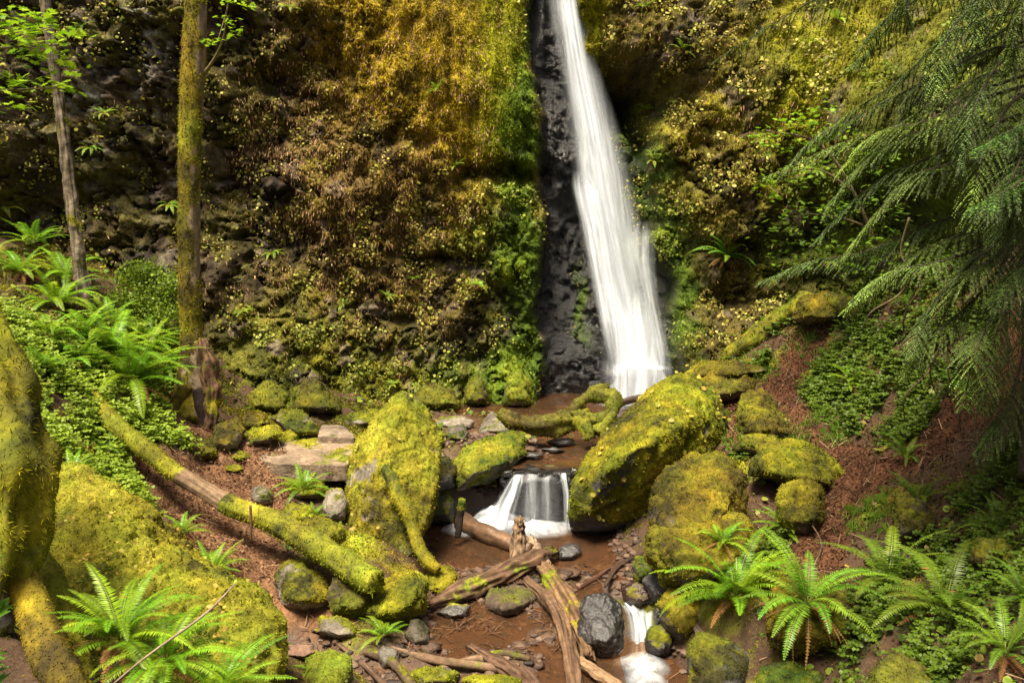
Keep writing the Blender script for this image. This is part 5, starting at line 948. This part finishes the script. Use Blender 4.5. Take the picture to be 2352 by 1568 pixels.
cc = pal(np.clip(.5 + .3 * perlin(p_ * 2, 3) + .25 * (R.rand(len(p_)) - .5), 0, 1), [(.14, .21, .014), (.25, .36, .028), (.42, .53, .06)]); cc = mixc(cc, cc * [.26, .33, .3], right_ * .85)
parts_ = []; az = R.rand(len(p_)) * 6.28; up_ = norm(n_ * .6 + [0, -.3, .6] + R.normal(size=(len(p_), 3)) * .42)
for k in range(3):
    a_ = az + k * 2.094; dr = norm(np.column_stack([np.cos(a_), np.sin(a_), np.full(len(p_), -.12)])); sd = norm(np.cross(up_, dr)); s_ = R.uniform(.022, .036, (len(p_), 1)) * (1 + .25 * (p_[:, 1:2] - 8) / 4)
    V_ = np.stack([top, top + dr * s_ * .75 + sd * s_ * .62, top + dr * s_ * 1.15 + up_ * s_ * .1, top + dr * s_ * .75 - sd * s_ * .62], 1).reshape(-1, 3)
    parts_.append((V_, np.arange(len(V_)).reshape(-1, 4), np.repeat(cc * R.uniform(.85, 1.15, (len(cc), 1)), 4, 0)))
b = cat(parts_); lf = b[0][:, 0] < 0
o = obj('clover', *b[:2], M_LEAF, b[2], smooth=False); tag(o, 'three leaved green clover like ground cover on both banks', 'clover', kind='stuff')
# moss nap on the open ground
def mossw(p_, pdm):
    WLp = np.where(p_[:, 1] > 11.0, 0.0, -.70); mz = mossz(p_); t_ = .5 * fbm(p_ * 1.1, 4, 41) + .25 * perlin(p_ * 7, 42) + .2
    return np.maximum(mz, ss(-.1, .3, t_ - .25 * ss(1.5, 3, p_[:, 0]))) * ss(.85, 1.2, pdm) * ss(.05, .2, p_[:, 2] - WLp) * .9
p_, n_, _ = gscat(420000, -7, 8, 3.6, 15, mossw)
b = blades(p_, n_, .0034 * p_[:, 1], .0019 * p_[:, 1], mixc(mosscol(p_, 'olive', 5, bias=.08), mosscol(p_, 'bright', 6), mossz(p_) * .8), up=.7, rand=.9, down=0)
o = obj('ground_moss', *b[:2], M_FUZZ, b[2], smooth=False); tag(o, 'olive green moss covering the forest floor beside the paths', 'moss', kind='stuff')
# grass tufts near the paths of the right bank
GT = [hit(a, b) for a, b in [(1905, 900), (1880, 960), (1930, 1010), (2000, 1200), (1995, 1170), (1960, 860), (1870, 880), (1780, 990), (1820, 1010), (1640, 960), (1900, 820), (1720, 850), (1760, 860), (1850, 790), (1560, 1290), (2080, 1230), (1700, 1020)]]
pts_ = np.concatenate([g + R.normal(size=(130, 3)) * [.12, .12, 0] for g in GT]); pts_[:, 2] = gz(pts_[:, 0], pts_[:, 1]); m = len(pts_)
d = norm(np.column_stack([R.normal(size=(m, 2)) * .5, np.ones(m)])); l = R.uniform(.08, .22, (m, 1)); s = norm(np.cross(d, R.normal(size=(m, 3)))) * .004; mid = pts_ + d * l * .6; tip = mid + norm(d * [1, 1, 0] + [0, 0, -.1]) * l * .45
V_ = np.stack([pts_ - s, pts_ + s, mid + s * .8, tip, mid - s * .8], 1).reshape(-1, 3)
o = obj('grass', V_, np.arange(5 * m).reshape(-1, 5), M_LEAF, np.repeat(pal(R.rand(m), [(.09, .19, .02), (.2, .3, .03)]), 5, 0), smooth=False); tag(o, 'thin tufts of grass along the right path', 'grass', kind='stuff')
# litter on paths and slopes, pebbles in the stream
def litw(p_, pdm): return np.clip(ss(1.3, .8, pdm) + .22 * ss(1, 3, p_[:, 0]) + .1, 0, 1) * ss(-.55, -.2, p_[:, 2] + (p_[:, 1] < 11) * 0)
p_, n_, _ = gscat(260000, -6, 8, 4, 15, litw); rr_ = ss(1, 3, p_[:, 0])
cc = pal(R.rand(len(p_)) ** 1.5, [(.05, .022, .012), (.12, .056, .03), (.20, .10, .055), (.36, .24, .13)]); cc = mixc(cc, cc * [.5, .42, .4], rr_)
b = discs(p_, n_, .012 + .02 * R.rand(len(p_)) ** 2, cc, 4, .35, lift=.012)
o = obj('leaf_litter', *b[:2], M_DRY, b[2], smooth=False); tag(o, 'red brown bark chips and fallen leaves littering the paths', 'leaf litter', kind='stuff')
pn = 6500; q = np.column_stack([R.uniform(-1.9, 2.2, pn), R.uniform(6.8, 12.9, pn)]); z_ = gz(q[:, 0], q[:, 1]); WLp = np.where(q[:, 1] > 11, 0., np.where((q[:, 0] > 1.05) & (q[:, 1] < 9.05), -1.17, -.70))
k = (z_ - WLp < .14) & (R.rand(pn) < ss(-.3, .4, fbm(np.column_stack([q * 1.6, z_]), 3, 9) + .3 * (z_ - WLp > -.04))); q = q[k]; z_ = z_[k]; U, IF = ico(2)
sz = R.uniform(.008, .05, len(q)) ** 1.0; sz[R.rand(len(q)) < .05] *= 1.8; nn_ = len(q)
jit = 1 + .22 * R.normal(size=(nn_, len(U), 1)) * .6; V_ = (np.column_stack([q, z_ + sz * .25])[:, None] + U[None] * jit * (sz[:, None, None] * R.uniform(.5, 1.3, (nn_, 1, 3)) * [1.2, 1, .6])).reshape(-1, 3)
Fp = (IF[None] + (np.arange(nn_) * len(U))[:, None, None]).reshape(-1, 3)
cc = np.repeat(pal(R.rand(nn_), [(.02, .013, .01), (.055, .028, .016), (.09, .048, .028), (.15, .10, .065)]), len(U), 0)
o = obj('gravel', V_, Fp, M_SOIL, cc, np.full(len(V_), .55)); tag(o, 'wet brown pebbles and gravel in the stream', 'gravel', kind='stuff')
m = 1500; q = np.column_stack([R.uniform(-1.3, 1.6, m), R.uniform(7.4, 9.6, m)]); z_ = np.maximum(gz(q[:, 0], q[:, 1]) + .02, np.where((q[:, 0] > .98) & (q[:, 1] < 9.2), -1.16, -.688)); k = R.rand(m) < ss(-.3, .2, fbm(np.column_stack([q * 2.5, z_ * 0]), 3, 19)) + (z_ > -.66) * .5; q, z_ = q[k], z_[k]; pt = np.column_stack([q, z_]); m = len(pt)
d = norm(R.normal(size=(m, 3)) * [1, 1, .15]); l = R.uniform(.02, .10, (m, 1)); s = np.cross(d, [0, 0, 1.]) * R.uniform(.002, .006, (m, 1))
V_ = np.stack([pt - d * l - s, pt - d * l + s, pt + d * l + s + [0, 0, .012], pt + d * l - s + [0, 0, .012]], 1).reshape(-1, 3)
o = obj('twig_litter', V_, np.arange(4 * m).reshape(-1, 4), M_DRY, np.repeat(pal(R.rand(m), [(.03, .016, .01), (.08, .04, .022), (.16, .09, .05)]), 4, 0), smooth=False); tag(o, 'small broken twigs and needles lying on the stream gravel', 'twigs', kind='stuff')
def broadw(p_, pdm): return ss(.8, 1.2, pdm) * ss(-.1, .4, fbm(p_ * 1.3, 2, 77)) * ss(.05, .2, p_[:, 2] + .6) * .5
p_, n_, _ = gscat(16000, -7, 7, 3.6, 14.5, broadw); cc = pal(R.rand(len(p_)), [(.05, .09, .012), (.13, .22, .02), (.26, .33, .03), (.3, .2, .06)])
b = discs(p_ + [0, 0, .07] * R.rand(len(p_), 1), n_ * .6 + [0, -.3, .5], .03 + .05 * R.rand(len(p_)), cc, 6, .5)
o = obj('undergrowth', *b[:2], M_LEAF, b[2], smooth=False); tag(o, 'scattered broader green leaves of low plants among the clover', 'undergrowth', kind='stuff')
m = 5000; p_, n_, _ = gscat(m, -6, 7, 4.5, 14, lambda a, b_: ss(1.6, .9, b_) + .5 * ss(1, 3, a[:, 0])); m = len(p_); d = norm(R.normal(size=(m, 3)) * [1, 1, .1]); d = norm(d - n_ * (d * n_).sum(1)[:, None]); l = R.uniform(.02, .13, (m, 1)); s = np.cross(d, n_) * R.uniform(.0015, .006, (m, 1)); pt = p_ + n_ * .012
V_ = np.stack([pt - d * l - s, pt - d * l + s, pt + d * l + s + n_ * .01, pt + d * l - s + n_ * .01], 1).reshape(-1, 3)
o = obj('fallen_twigs', V_, np.arange(4 * m).reshape(-1, 4), M_DRY, np.repeat(pal(R.rand(m), [(.04, .022, .014), (.13, .075, .04), (.33, .22, .13)]), 4, 0), smooth=False); tag(o, 'small twigs scattered over the dirt of the paths and slopes', 'twigs', kind='stuff')
# little yellow leaves on boulders
def stickleaves(rk, n, sz, cols, nm='leaf_sprigs', up=-.3):
    o_, V_, Fc_, N_, m_ = rk; vis = ((norm(np.array([0, 0, CZ]) - V_) * N_).sum(1) > -.1) * (N_[:, 2] > up); a, nn_ = sample(V_, Fc_, N_, n, np.clip(vis * ss(.0, .5, fbm(V_ * 2.5, 2, 5)), 0, 1))
    if len(a) > 3:
        b_ = discs(a + nn_ * .03, nn_ * .7 + [0, -.4, .3], sz, pal(R.rand(len(a)), cols), 5, .5); child(nm, o_, *b_[:2], M_LEAF, b_[2], smooth=False)['kind'] = 'stuff'
YL = [(.30, .30, .03), (.5, .42, .08), (.55, .30, .08), (.25, .36, .03)]
stickleaves(RB, 70, .055, YL); stickleaves(FB, 130, .022, YL); stickleaves(CB, 35, .03, YL)
# ================================================================= SHRUB, MAPLE LEAVES
def leafy(par, centers, n, spread, size, cols, nm='foliage', flat=.5, k=6, mat=None):
    a = np.concatenate([np.array(c)[None] + R.normal(size=(n, 3)) * spread for c in centers]); nn_ = norm(R.normal(size=a.shape) * flat + [0, -.2, 1])
    b_ = discs(a, nn_, size, pal(R.rand(len(a)), cols), k, .25); return tag(child(nm, par, *b_[:2], mat or M_LEAF, b_[2], smooth=False), kind='stuff')
sh = empty('shrub', tuple(P(345, 800, 12.5))); tag(sh, 'fine leaved green shrub behind the ferns left of the hollow based tree', 'shrub')
leafy(sh, [P(a, b, 12.5 + .2 * R.randn()) for a, b in [(300, 640), (330, 620), (360, 645), (385, 670), (320, 680), (350, 700), (390, 720), (300, 720), (345, 750), (380, 770), (275, 690), (310, 770), (400, 650)]], 620, [.12, .14, .09], .030, [(.07, .13, .01), (.15, .23, .015), (.24, .33, .02)], flat=.9)
for a in [(300, 640), (350, 640), (390, 690), (320, 700)]: logw(np.array([P(345, 800, 12.5), P((345 + a[0]) / 2, 740, 12.5), P(*a, 12.5)]), np.array([.012, .008, .003]), 'stem', None, par=sh, n=20, k=6, bark=(.1, .07, .04))
def mleaf_cluster(par, pts, n, sx, sz_, size, cols, nm='leaves'):
    """flat tiers of lobed leaves"""
    A = []; 
    for q in pts: A.append(np.array(q)[None] + np.column_stack([R.normal(size=n) * sx, R.normal(size=n) * sx * .8, R.normal(size=n) * sz_]))
    a = np.concatenate(A); m = len(a); up_ = norm(np.column_stack([R.normal(size=(m, 2)) * .35, np.ones(m)])); az = R.rand(m) * 6.28; dr = np.column_stack([np.cos(az), np.sin(az), R.uniform(-.5, .1, m)]); dr = norm(dr - up_ * (dr * up_).sum(1)[:, None]); sd = np.cross(up_, dr)
    s = size * R.uniform(.6, 1.3, (m, 1)); an = np.array([180, 150, 120, 100, 75, 55, 40, 22, 0, -22, -40, -55, -75, -100, -120, -150]) * math.pi / 180; rr = np.array([.15, .45, .9, .5, 1.0, .6, 1., .6, 1.15, .6, 1., .6, 1., .5, .9, .45])
    V_ = a[:, None] + dr[:, None] * s[:, None] * (np.cos(an) * rr * .55)[None, :, None] + sd[:, None] * s[:, None] * (np.sin(an) * rr * .55)[None, :, None]
    return tag(child(nm, par, V_.reshape(-1, 3), np.arange(16 * m).reshape(-1, 16), M_LEAF, np.repeat(pal(R.rand(m), cols), 16, 0), smooth=False), kind='stuff')
LIME = [(.16, .32, .012), (.26, .44, .015), (.36, .50, .02)]
mp = tree([(-260, -300, 8.2, 10), (-240, 400, 8.3, 14), (-230, 900, 8.4, 18)], 'maple_tree', 'thin maple whose lime green leaf tiers reach into the top left corner', moss=.3, bark=(.16, .13, .09), n=60, k=12, seed=2)
for pts_ in [[(-250, 250, 8.2, 6), (-100, 130, 8.1, 4), (150, 100, 8.0, 2)], [(-245, 300, 8.2, 5), (-60, 220, 8.1, 3.5), (160, 200, 8.0, 1.5)], [(-245, 350, 8.2, 5), (-80, 300, 8.1, 3), (40, 285, 8.0, 1.5)]]: add_part(mp, pts_, 'branch', bark=(.14, .11, .06), n=30, k=8)
mleaf_cluster(mp, [P(a, b, 8 + .15 * R.randn()) for a, b in [(20, 55), (60, 70), (110, 55), (20, 90), (150, 70), (90, 110), (40, 185), (90, 195), (130, 200), (10, 170), (60, 125), (15, 245), (0, 110), (150, 160), (30, 30), (120, 130), (100, 90), (70, 30), (10, 75), (45, 100), (25, 205)]], 16, .13, .03, .085, LIME)
mb = empty('maple_branch', tuple(P(540, -200, 10.4))); tag(mb, 'twig with lime green maple leaves hanging in at the top beside the hollow based tree', 'branch')
for pts_ in [[(540, -260, 10.4, 4), (548, -60, 10.4, 3), (540, 12, 10.4, 1.5)], [(546, -100, 10.4, 3), (522, 20, 10.4, 2), (500, 95, 10.4, 1)]]: add_part(mb, pts_, 'twig', bark=(.14, .11, .06), n=30, k=6)
mleaf_cluster(mb, [P(a, b, 10.4 + .08 * R.randn()) for a, b in [(520, 5), (560, 8), (580, 15), (505, 40), (525, 50), (540, 2), (490, 100), (510, 88), (545, 75), (530, 65), (478, 98)]], 8, .055, .02, .065, LIME)
mr_ = empty('vine_maple', tuple(P(2010, 560, 12.2))); tag(mr_, 'small maple with bright lime leaves at the right wall behind the hemlock twigs', 'tree')
for pts_ in [[(2010, 560, 12.2, 5), (1960, 440, 12.1, 4), (1880, 330, 12, 3), (1760, 300, 12, 1.5)], [(1960, 440, 12.1, 3), (1880, 390, 12, 2.5), (1780, 400, 12, 1.5)], [(1990, 520, 12.2, 3), (1930, 500, 12.1, 2), (1850, 490, 12, 1)]]: add_part(mr_, pts_, 'branch', bark=(.12, .09, .05), n=30, k=6)
mleaf_cluster(mr_, [P(a, b, 12 + .15 * R.randn()) for a, b in [(1750, 305), (1765, 330), (1790, 310), (1830, 290), (1850, 260), (1870, 280), (1890, 250), (1750, 430), (1765, 410), (1780, 450), (1800, 400), (1840, 330), (1900, 320), (1935, 285), (1815, 350), (1830, 265), (1860, 305), (1910, 300), (1950, 310), (1870, 500), (1900, 480), (1830, 480), (1740, 320), (1795, 280)]], 14, .10, .04, .075, [(.12, .26, .012), (.2, .37, .014), (.28, .42, .02)])
mleaf_cluster(mr_, [P(R.uniform(1780, 2120), R.uniform(330, 620), 12 + .4 * R.randn()) for i in range(60)], 12, .14, .06, .085, [(.05, .10, .01), (.10, .19, .014), (.17, .30, .02)])
# out of focus broad leaves in the lower left corner
tb = empty('thimbleberry', tuple(P(-120, 1600, 2.5))); tag(tb, 'broad leaved green plant poking in at the lower left edge, very close', 'plant')
for pts_ in [[(-120, 1600, 2.5, 8), (-90, 1500, 2.5, 6), (-20, 1440, 2.5, 4)], [(-120, 1600, 2.5, 8), (-60, 1560, 2.5, 6), (20, 1530, 2.5, 3)]]: add_part(tb, pts_, 'stem', bark=(.1, .16, .03), n=20, k=8)
mleaf_cluster(tb, [P(a, b, 2.5) for a, b in [(-15, 1420), (-5, 1500), (-20, 1560), (5, 1545), (-25, 1290)]], 2, .02, .02, .10, [(.06, .15, .012), (.10, .22, .02)])
log([(225, 1600, 3.6, 2), (330, 1512, 3.7, 3), (470, 1410, 3.85, 3.2), (540, 1340, 4., 1.5)], 'twig', 'bare thin grey twig crossing in front of the foreground ferns', bark=(.2, .15, .11), cat_='twig', n=40, k=8)
log([(575, 1160, 5.2, 3), (577, 1205, 5.2, 3.5), (576, 1240, 5.2, 1.5)], 'twig', 'thin brown stem standing up in front of the fallen mossy log', bark=(.15, .08, .04), cat_='twig', n=20, k=6)
# ================================================================= HEMLOCK (upper right)
hm = tree([(2440, -900, 7.6, 26), (2440, -300, 7.5, 36), (2425, 100, 7.4, 44), (2420, 500, 7.3, 50), (2410, 900, 7.2, 56), (2410, 1080, 7.1, 66)], 'shade_hemlock', 'dark hemlock at the right edge with drooping feathery boughs', bark=(.06, .045, .035), moss=.3, pname='dark', n=150, k=30, seed=14)
def bough(par, pts, w, dens=1., colr=(.045, .085, .02), seed=0, mat=None):
    rs = np.random.RandomState(seed); W = np.array([P(a, b, y) for a, b, y in pts]); C = crom(W, 60); seg = np.linalg.norm(np.diff(C, axis=0), axis=1); Ltot = seg.sum()
    br = logw(C[::6], np.linspace(.016, .002, len(C[::6])), 'branch', None, par=par, n=50, k=6, bark=(.06, .045, .03), seed=seed)
    Tn = norm(np.gradient(C, axis=0)); ntw = int(Ltot / .019 * dens); A = []; D = []; LL = []; CC = []
    for i in range(ntw):
        t = (i + rs.rand()) / ntw; 
        if t < .12 and rs.rand() < .7: continue
        ix_ = min(58, int(t * 59)); b0 = C[ix_] + (C[ix_ + 1] - C[ix_]) * (t * 59 - ix_); T_ = Tn[ix_]; sd = norm(np.cross(T_, [0, 0, 1.])); sg = 1 if i % 2 else -1
        lt = w * (1 - t) ** .55 * min(1, .35 + t * 2) * rs.uniform(.6, 1.15) + .04; d0 = norm(sd * sg * 1. + T_ * .8 + np.array([0, 0, rs.uniform(-.45, -.05)]) + rs.normal(size=3) * .15)
        nn_ = max(5, int(lt / .011)); u = (np.arange(nn_) / nn_)[:, None]; pos = b0 + d0 * lt * u + np.array([0, 0, -1]) * (lt * .45 * u ** 2)
        dd = norm(np.tile(d0, (nn_, 1)) + np.array([0, 0, -.9]) * u); s2 = norm(np.cross(dd, [0, 0, 1.]) + 1e-6)
        for q in (1, -1):
            A.append(pos); D.append(norm(s2 * q + dd * .7 + rs.normal(size=(nn_, 3)) * .2)); LL.append(np.full(nn_, 1.) * (1.05 - u[:, 0] * .6)); CC.append(np.tile(np.array(colr) * rs.uniform(.6, 1.5) * (1 + .5 * (t > .75)), (nn_, 1)))
        A.append(pos); D.append(dd); LL.append(np.full(nn_, .8)); CC.append(np.tile([.05, .05, .025], (nn_, 1)))
    A = np.concatenate(A); D = np.concatenate(D); LL = np.concatenate(LL)[:, None] * .024; CC = np.concatenate(CC) * rs.uniform(.8, 1.2, (len(A), 1)); s = norm(np.cross(D, rs.normal(size=D.shape) * .3 + [0, 0, 1.])) * .0046
    V_ = np.stack([A - s, A + s, A + D * LL + s * .4, A + D * LL - s * .4], 1).reshape(-1, 3)
    child_of_part('needles', br, V_, np.arange(len(V_)).reshape(-1, 4), mat or M_NEED, np.repeat(CC, 4, 0), smooth=False)['kind'] = 'stuff'
HB = [ # base -> tip
 [(2380, 20, 7.4), (2280, 40, 7.6), (2170, 90, 7.9), (2060, 190, 8.2), (1950, 260, 8.5), (1880, 330, 8.7)], [(2380, 90, 7.4), (2260, 120, 7.7), (2120, 190, 8.0), (2000, 250, 8.3), (1870, 320, 8.6), (1800, 400, 8.8)],
 [(2380, 160, 7.4), (2270, 170, 7.4), (2150, 230, 7.5), (2040, 300, 7.8), (1930, 330, 8.0), (1750, 410, 8.3)], [(2380, 190, 7.4), (2250, 230, 7.3), (2150, 290, 7.3), (2040, 330, 7.5), (1960, 400, 7.7), (1890, 500, 7.9)],
 [(2380, 250, 7.4), (2250, 300, 7.3), (2140, 360, 7.4), (2040, 400, 7.6), (1950, 470, 7.8), (1870, 560, 8.0)], [(2380, 300, 7.4), (2250, 370, 7.2), (2160, 400, 7.2), (2080, 420, 7.3), (1990, 520, 7.5), (1940, 600, 7.7)],
 [(2380, 350, 7.4), (2260, 420, 7.3), (2130, 470, 7.5), (1990, 500, 7.8), (1880, 560, 8.1), (1790, 640, 8.4)], [(2380, 400, 7.4), (2260, 470, 7.3), (2120, 520, 7.4), (1980, 580, 7.7), (1860, 600, 8.0), (1740, 650, 8.3)],
 [(2380, 430, 7.4), (2260, 520, 7.2), (2150, 560, 7.2), (2050, 620, 7.4), (1960, 700, 7.6)], [(2380, 480, 7.4), (2250, 560, 7.1), (2150, 620, 7.1), (2060, 690, 7.2), (1990, 760, 7.3)],
 [(2380, -40, 7.4), (2260, -60, 7.6), (2120, -20, 7.9), (2020, 60, 8.2), (1980, 120, 8.4)], [(2380, -120, 7.4), (2240, -140, 7.2), (2120, -90, 7.1), (2080, -20, 7.1), (2090, 60, 7.1)],
 [(2380, 0, 7.4), (2280, -20, 7.0), (2200, 50, 6.8), (2160, 130, 6.7), (2150, 220, 6.6)], [(2380, 100, 7.4), (2320, 120, 6.9), (2260, 200, 6.6), (2220, 300, 6.5), (2200, 400, 6.5)],
 [(2380, 200, 7.4), (2320, 240, 6.8), (2270, 330, 6.5), (2240, 430, 6.4), (2230, 520, 6.4)], [(2380, 300, 7.4), (2360, 330, 6.6), (2330, 400, 6.2), (2300, 470, 6.0), (2280, 560, 5.9)],
 [(2440, 150, 7.0), (2420, 220, 6.2), (2380, 270, 5.9), (2320, 300, 5.8), (2230, 350, 5.8)], [(2440, 300, 7.0), (2420, 360, 6.0), (2370, 400, 5.7), (2290, 450, 5.6), (2230, 480, 5.6)],
 [(2440, 400, 7.0), (2420, 480, 6.2), (2380, 560, 5.9), (2320, 640, 5.8), (2270, 700, 5.8)], [(2380, 450, 7.4), (2300, 600, 6.9), (2230, 660, 6.8), (2150, 760, 6.8), (2110, 840, 6.8)],
 [(2380, 550, 7.4), (2330, 680, 6.6), (2290, 760, 6.4), (2270, 850, 6.3), (2260, 940, 6.3)], [(2380, 600, 7.4), (2300, 720, 7.0), (2200, 800, 6.9), (2120, 870, 6.9)],
 [(2380, -200, 7.4), (2300, -120, 6.8), (2250, -20, 6.6), (2240, 100, 6.5)], [(2380, -300, 7.4), (2400, -180, 6.4), (2360, -60, 6.2), (2330, 60, 6.2), (2320, 160, 6.2)],
 [(2380, 700, 7.4), (2340, 860, 6.6), (2300, 960, 6.4), (2240, 1040, 6.4)], [(2380, 30, 7.4), (2290, 80, 7.9), (2180, 160, 8.4), (2080, 260, 8.8), (2010, 380, 9.0)]]
for i, pts_ in enumerate(HB):
    edge_ = pts_[-1][0] > 2200
    if i in (6, 9, 19, 21): continue
    bough(hm, pts_, .34 if i < 12 else .30, 1.0, [(.12, .19, .04), (.08, .135, .035), (.15, .225, .04)][i % 3] if not (edge_ and i in (16, 17)) else (.08, .17, .025), seed=200 + i)
HB = [h_ for k_, h_ in enumerate(HB)]
for i in range(9):
    src = HB[R.randint(0, len(HB))]; o_ = R.uniform(-50, 50, 2); pts_ = [(a + o_[0] * (k / (len(src) - 1)), b_ + o_[1] + 12 * R.randn(), y_ + R.uniform(-.3, .3)) for k, (a, b_, y_) in enumerate(src)]
    bough(hm, pts_[:R.randint(4, 6)] if len(pts_) > 5 else pts_, .3, .9, [(.14, .22, .04), (.17, .25, .04), (.08, .13, .03)][i % 3], seed=600 + i)
# high boughs above the frame, they keep the right bank in the shade
hi_ = R.uniform(0, 1, (26, 3))
for i, (u, v, w_) in enumerate(hi_):
    b0 = np.array([4.3, 7.4, 5.2 + u * 4.5]); a_ = v * 6.28; l_ = 1.6 + 1.6 * w_; tipx = b0 + np.array([math.cos(a_) * l_, math.sin(a_) * l_ * .9, -.5 - .3 * w_])
    px0 = lambda q: (1176 + F * q[0] / (q[1] * math.cos(PITCH) - (q[2] - CZ) * math.sin(PITCH)), 784 - F * (q[1] * math.sin(PITCH) + (q[2] - CZ) * math.cos(PITCH)) / (q[1] * math.cos(PITCH) - (q[2] - CZ) * math.sin(PITCH)), q[1])
    bough(hm, [px0(b0), px0(b0 * .5 + tipx * .5 + [0, 0, .2]), px0(tipx)], .5, .45, seed=300 + i)
shade_tree = tree([(2900, -1800, 4.6, 40), (2900, 0, 4.6, 70), (2900, 1500, 4.5, 90)], 'shade_hemlock', 'added hemlock out of view on the right bank, shading the slope', bark=(.06, .045, .035), n=80, k=20, seed=15)  # unseen tree added outside the frame to throw shade on the right bank
for i in range(30):
    b0 = np.array([4.6, 4.6, 5.4 + R.rand() * 3.2]); a_ = math.radians(R.uniform(95, 265)); l_ = R.uniform(1.6, 3.0); tp_ = b0 + np.array([math.cos(a_) * l_, math.sin(a_) * l_ * .75, -.35])
    bough(shade_tree, [px0(b0), px0(b0 * .5 + tp_ * .5 + [0, 0, .15]), px0(tp_)], .5, .4, seed=400 + i)
# bare tangled twigs in the dark under the hemlock
for i in range(22):
    a = R.uniform(2080, 2340); b = R.uniform(480, 900); Y = R.uniform(6.8, 8.6); dx = R.uniform(-170, 60); dy = R.uniform(60, 260)
    add_part(hm, [(a, b, Y, 3), (a + dx * .3 + R.uniform(-30, 30), b + dy * .4, Y + .1, 2.4), (a + dx * .6 + R.uniform(-40, 40), b + dy * .7, Y, 2), (a + dx, b + dy, Y + .1, 1)], 'bare_twig', bark=(.14, .10, .055) if i % 3 else (.2, .15, .08), n=26, k=5)
# ================================================================= LIGHT
SUN_EL, SUN_AZ = math.radians(69), math.radians(-148)     # azimuth measured from +Y towards +X : from the left, slightly behind the camera
w = bpy.data.worlds.new('World'); scene.world = w; w.use_nodes = True; nt = w.node_tree
sky = nt.nodes.new('ShaderNodeTexSky'); sky.sky_type = 'NISHITA'; sky.sun_disc = False; sky.sun_elevation = SUN_EL; sky.sun_rotation = SUN_AZ; sky.ozone_density = 0; sky.dust_density = 8; sky.air_density = .8
bg = nt.nodes['Background']; bg.inputs[1].default_value = .055; nt.links.new(sky.outputs[0], bg.inputs[0])
sl = bpy.data.lights.new('sun', 'SUN'); so = bpy.data.objects.new('sun', sl); COL.objects.link(so); sl.energy = 5.0; sl.angle = math.radians(20); sl.color = (1, .89, .68)
d = Vector((math.sin(SUN_AZ) * math.cos(SUN_EL), math.cos(SUN_AZ) * math.cos(SUN_EL), math.sin(SUN_EL))); so.rotation_euler = d.to_track_quat('Z', 'Y').to_euler(); so.location = (0, 0, 12)
vs = scene.view_settings; scene.display_settings.display_device = 'sRGB'; vs.view_transform = 'Standard'; vs.look = 'None'; vs.gamma = 1; vs.exposure = 1.25; vs.use_curve_mapping = False
scene.render.resolution_x = 1024; scene.render.resolution_y = 682
scene.cycles.transparent_max_bounces = 24
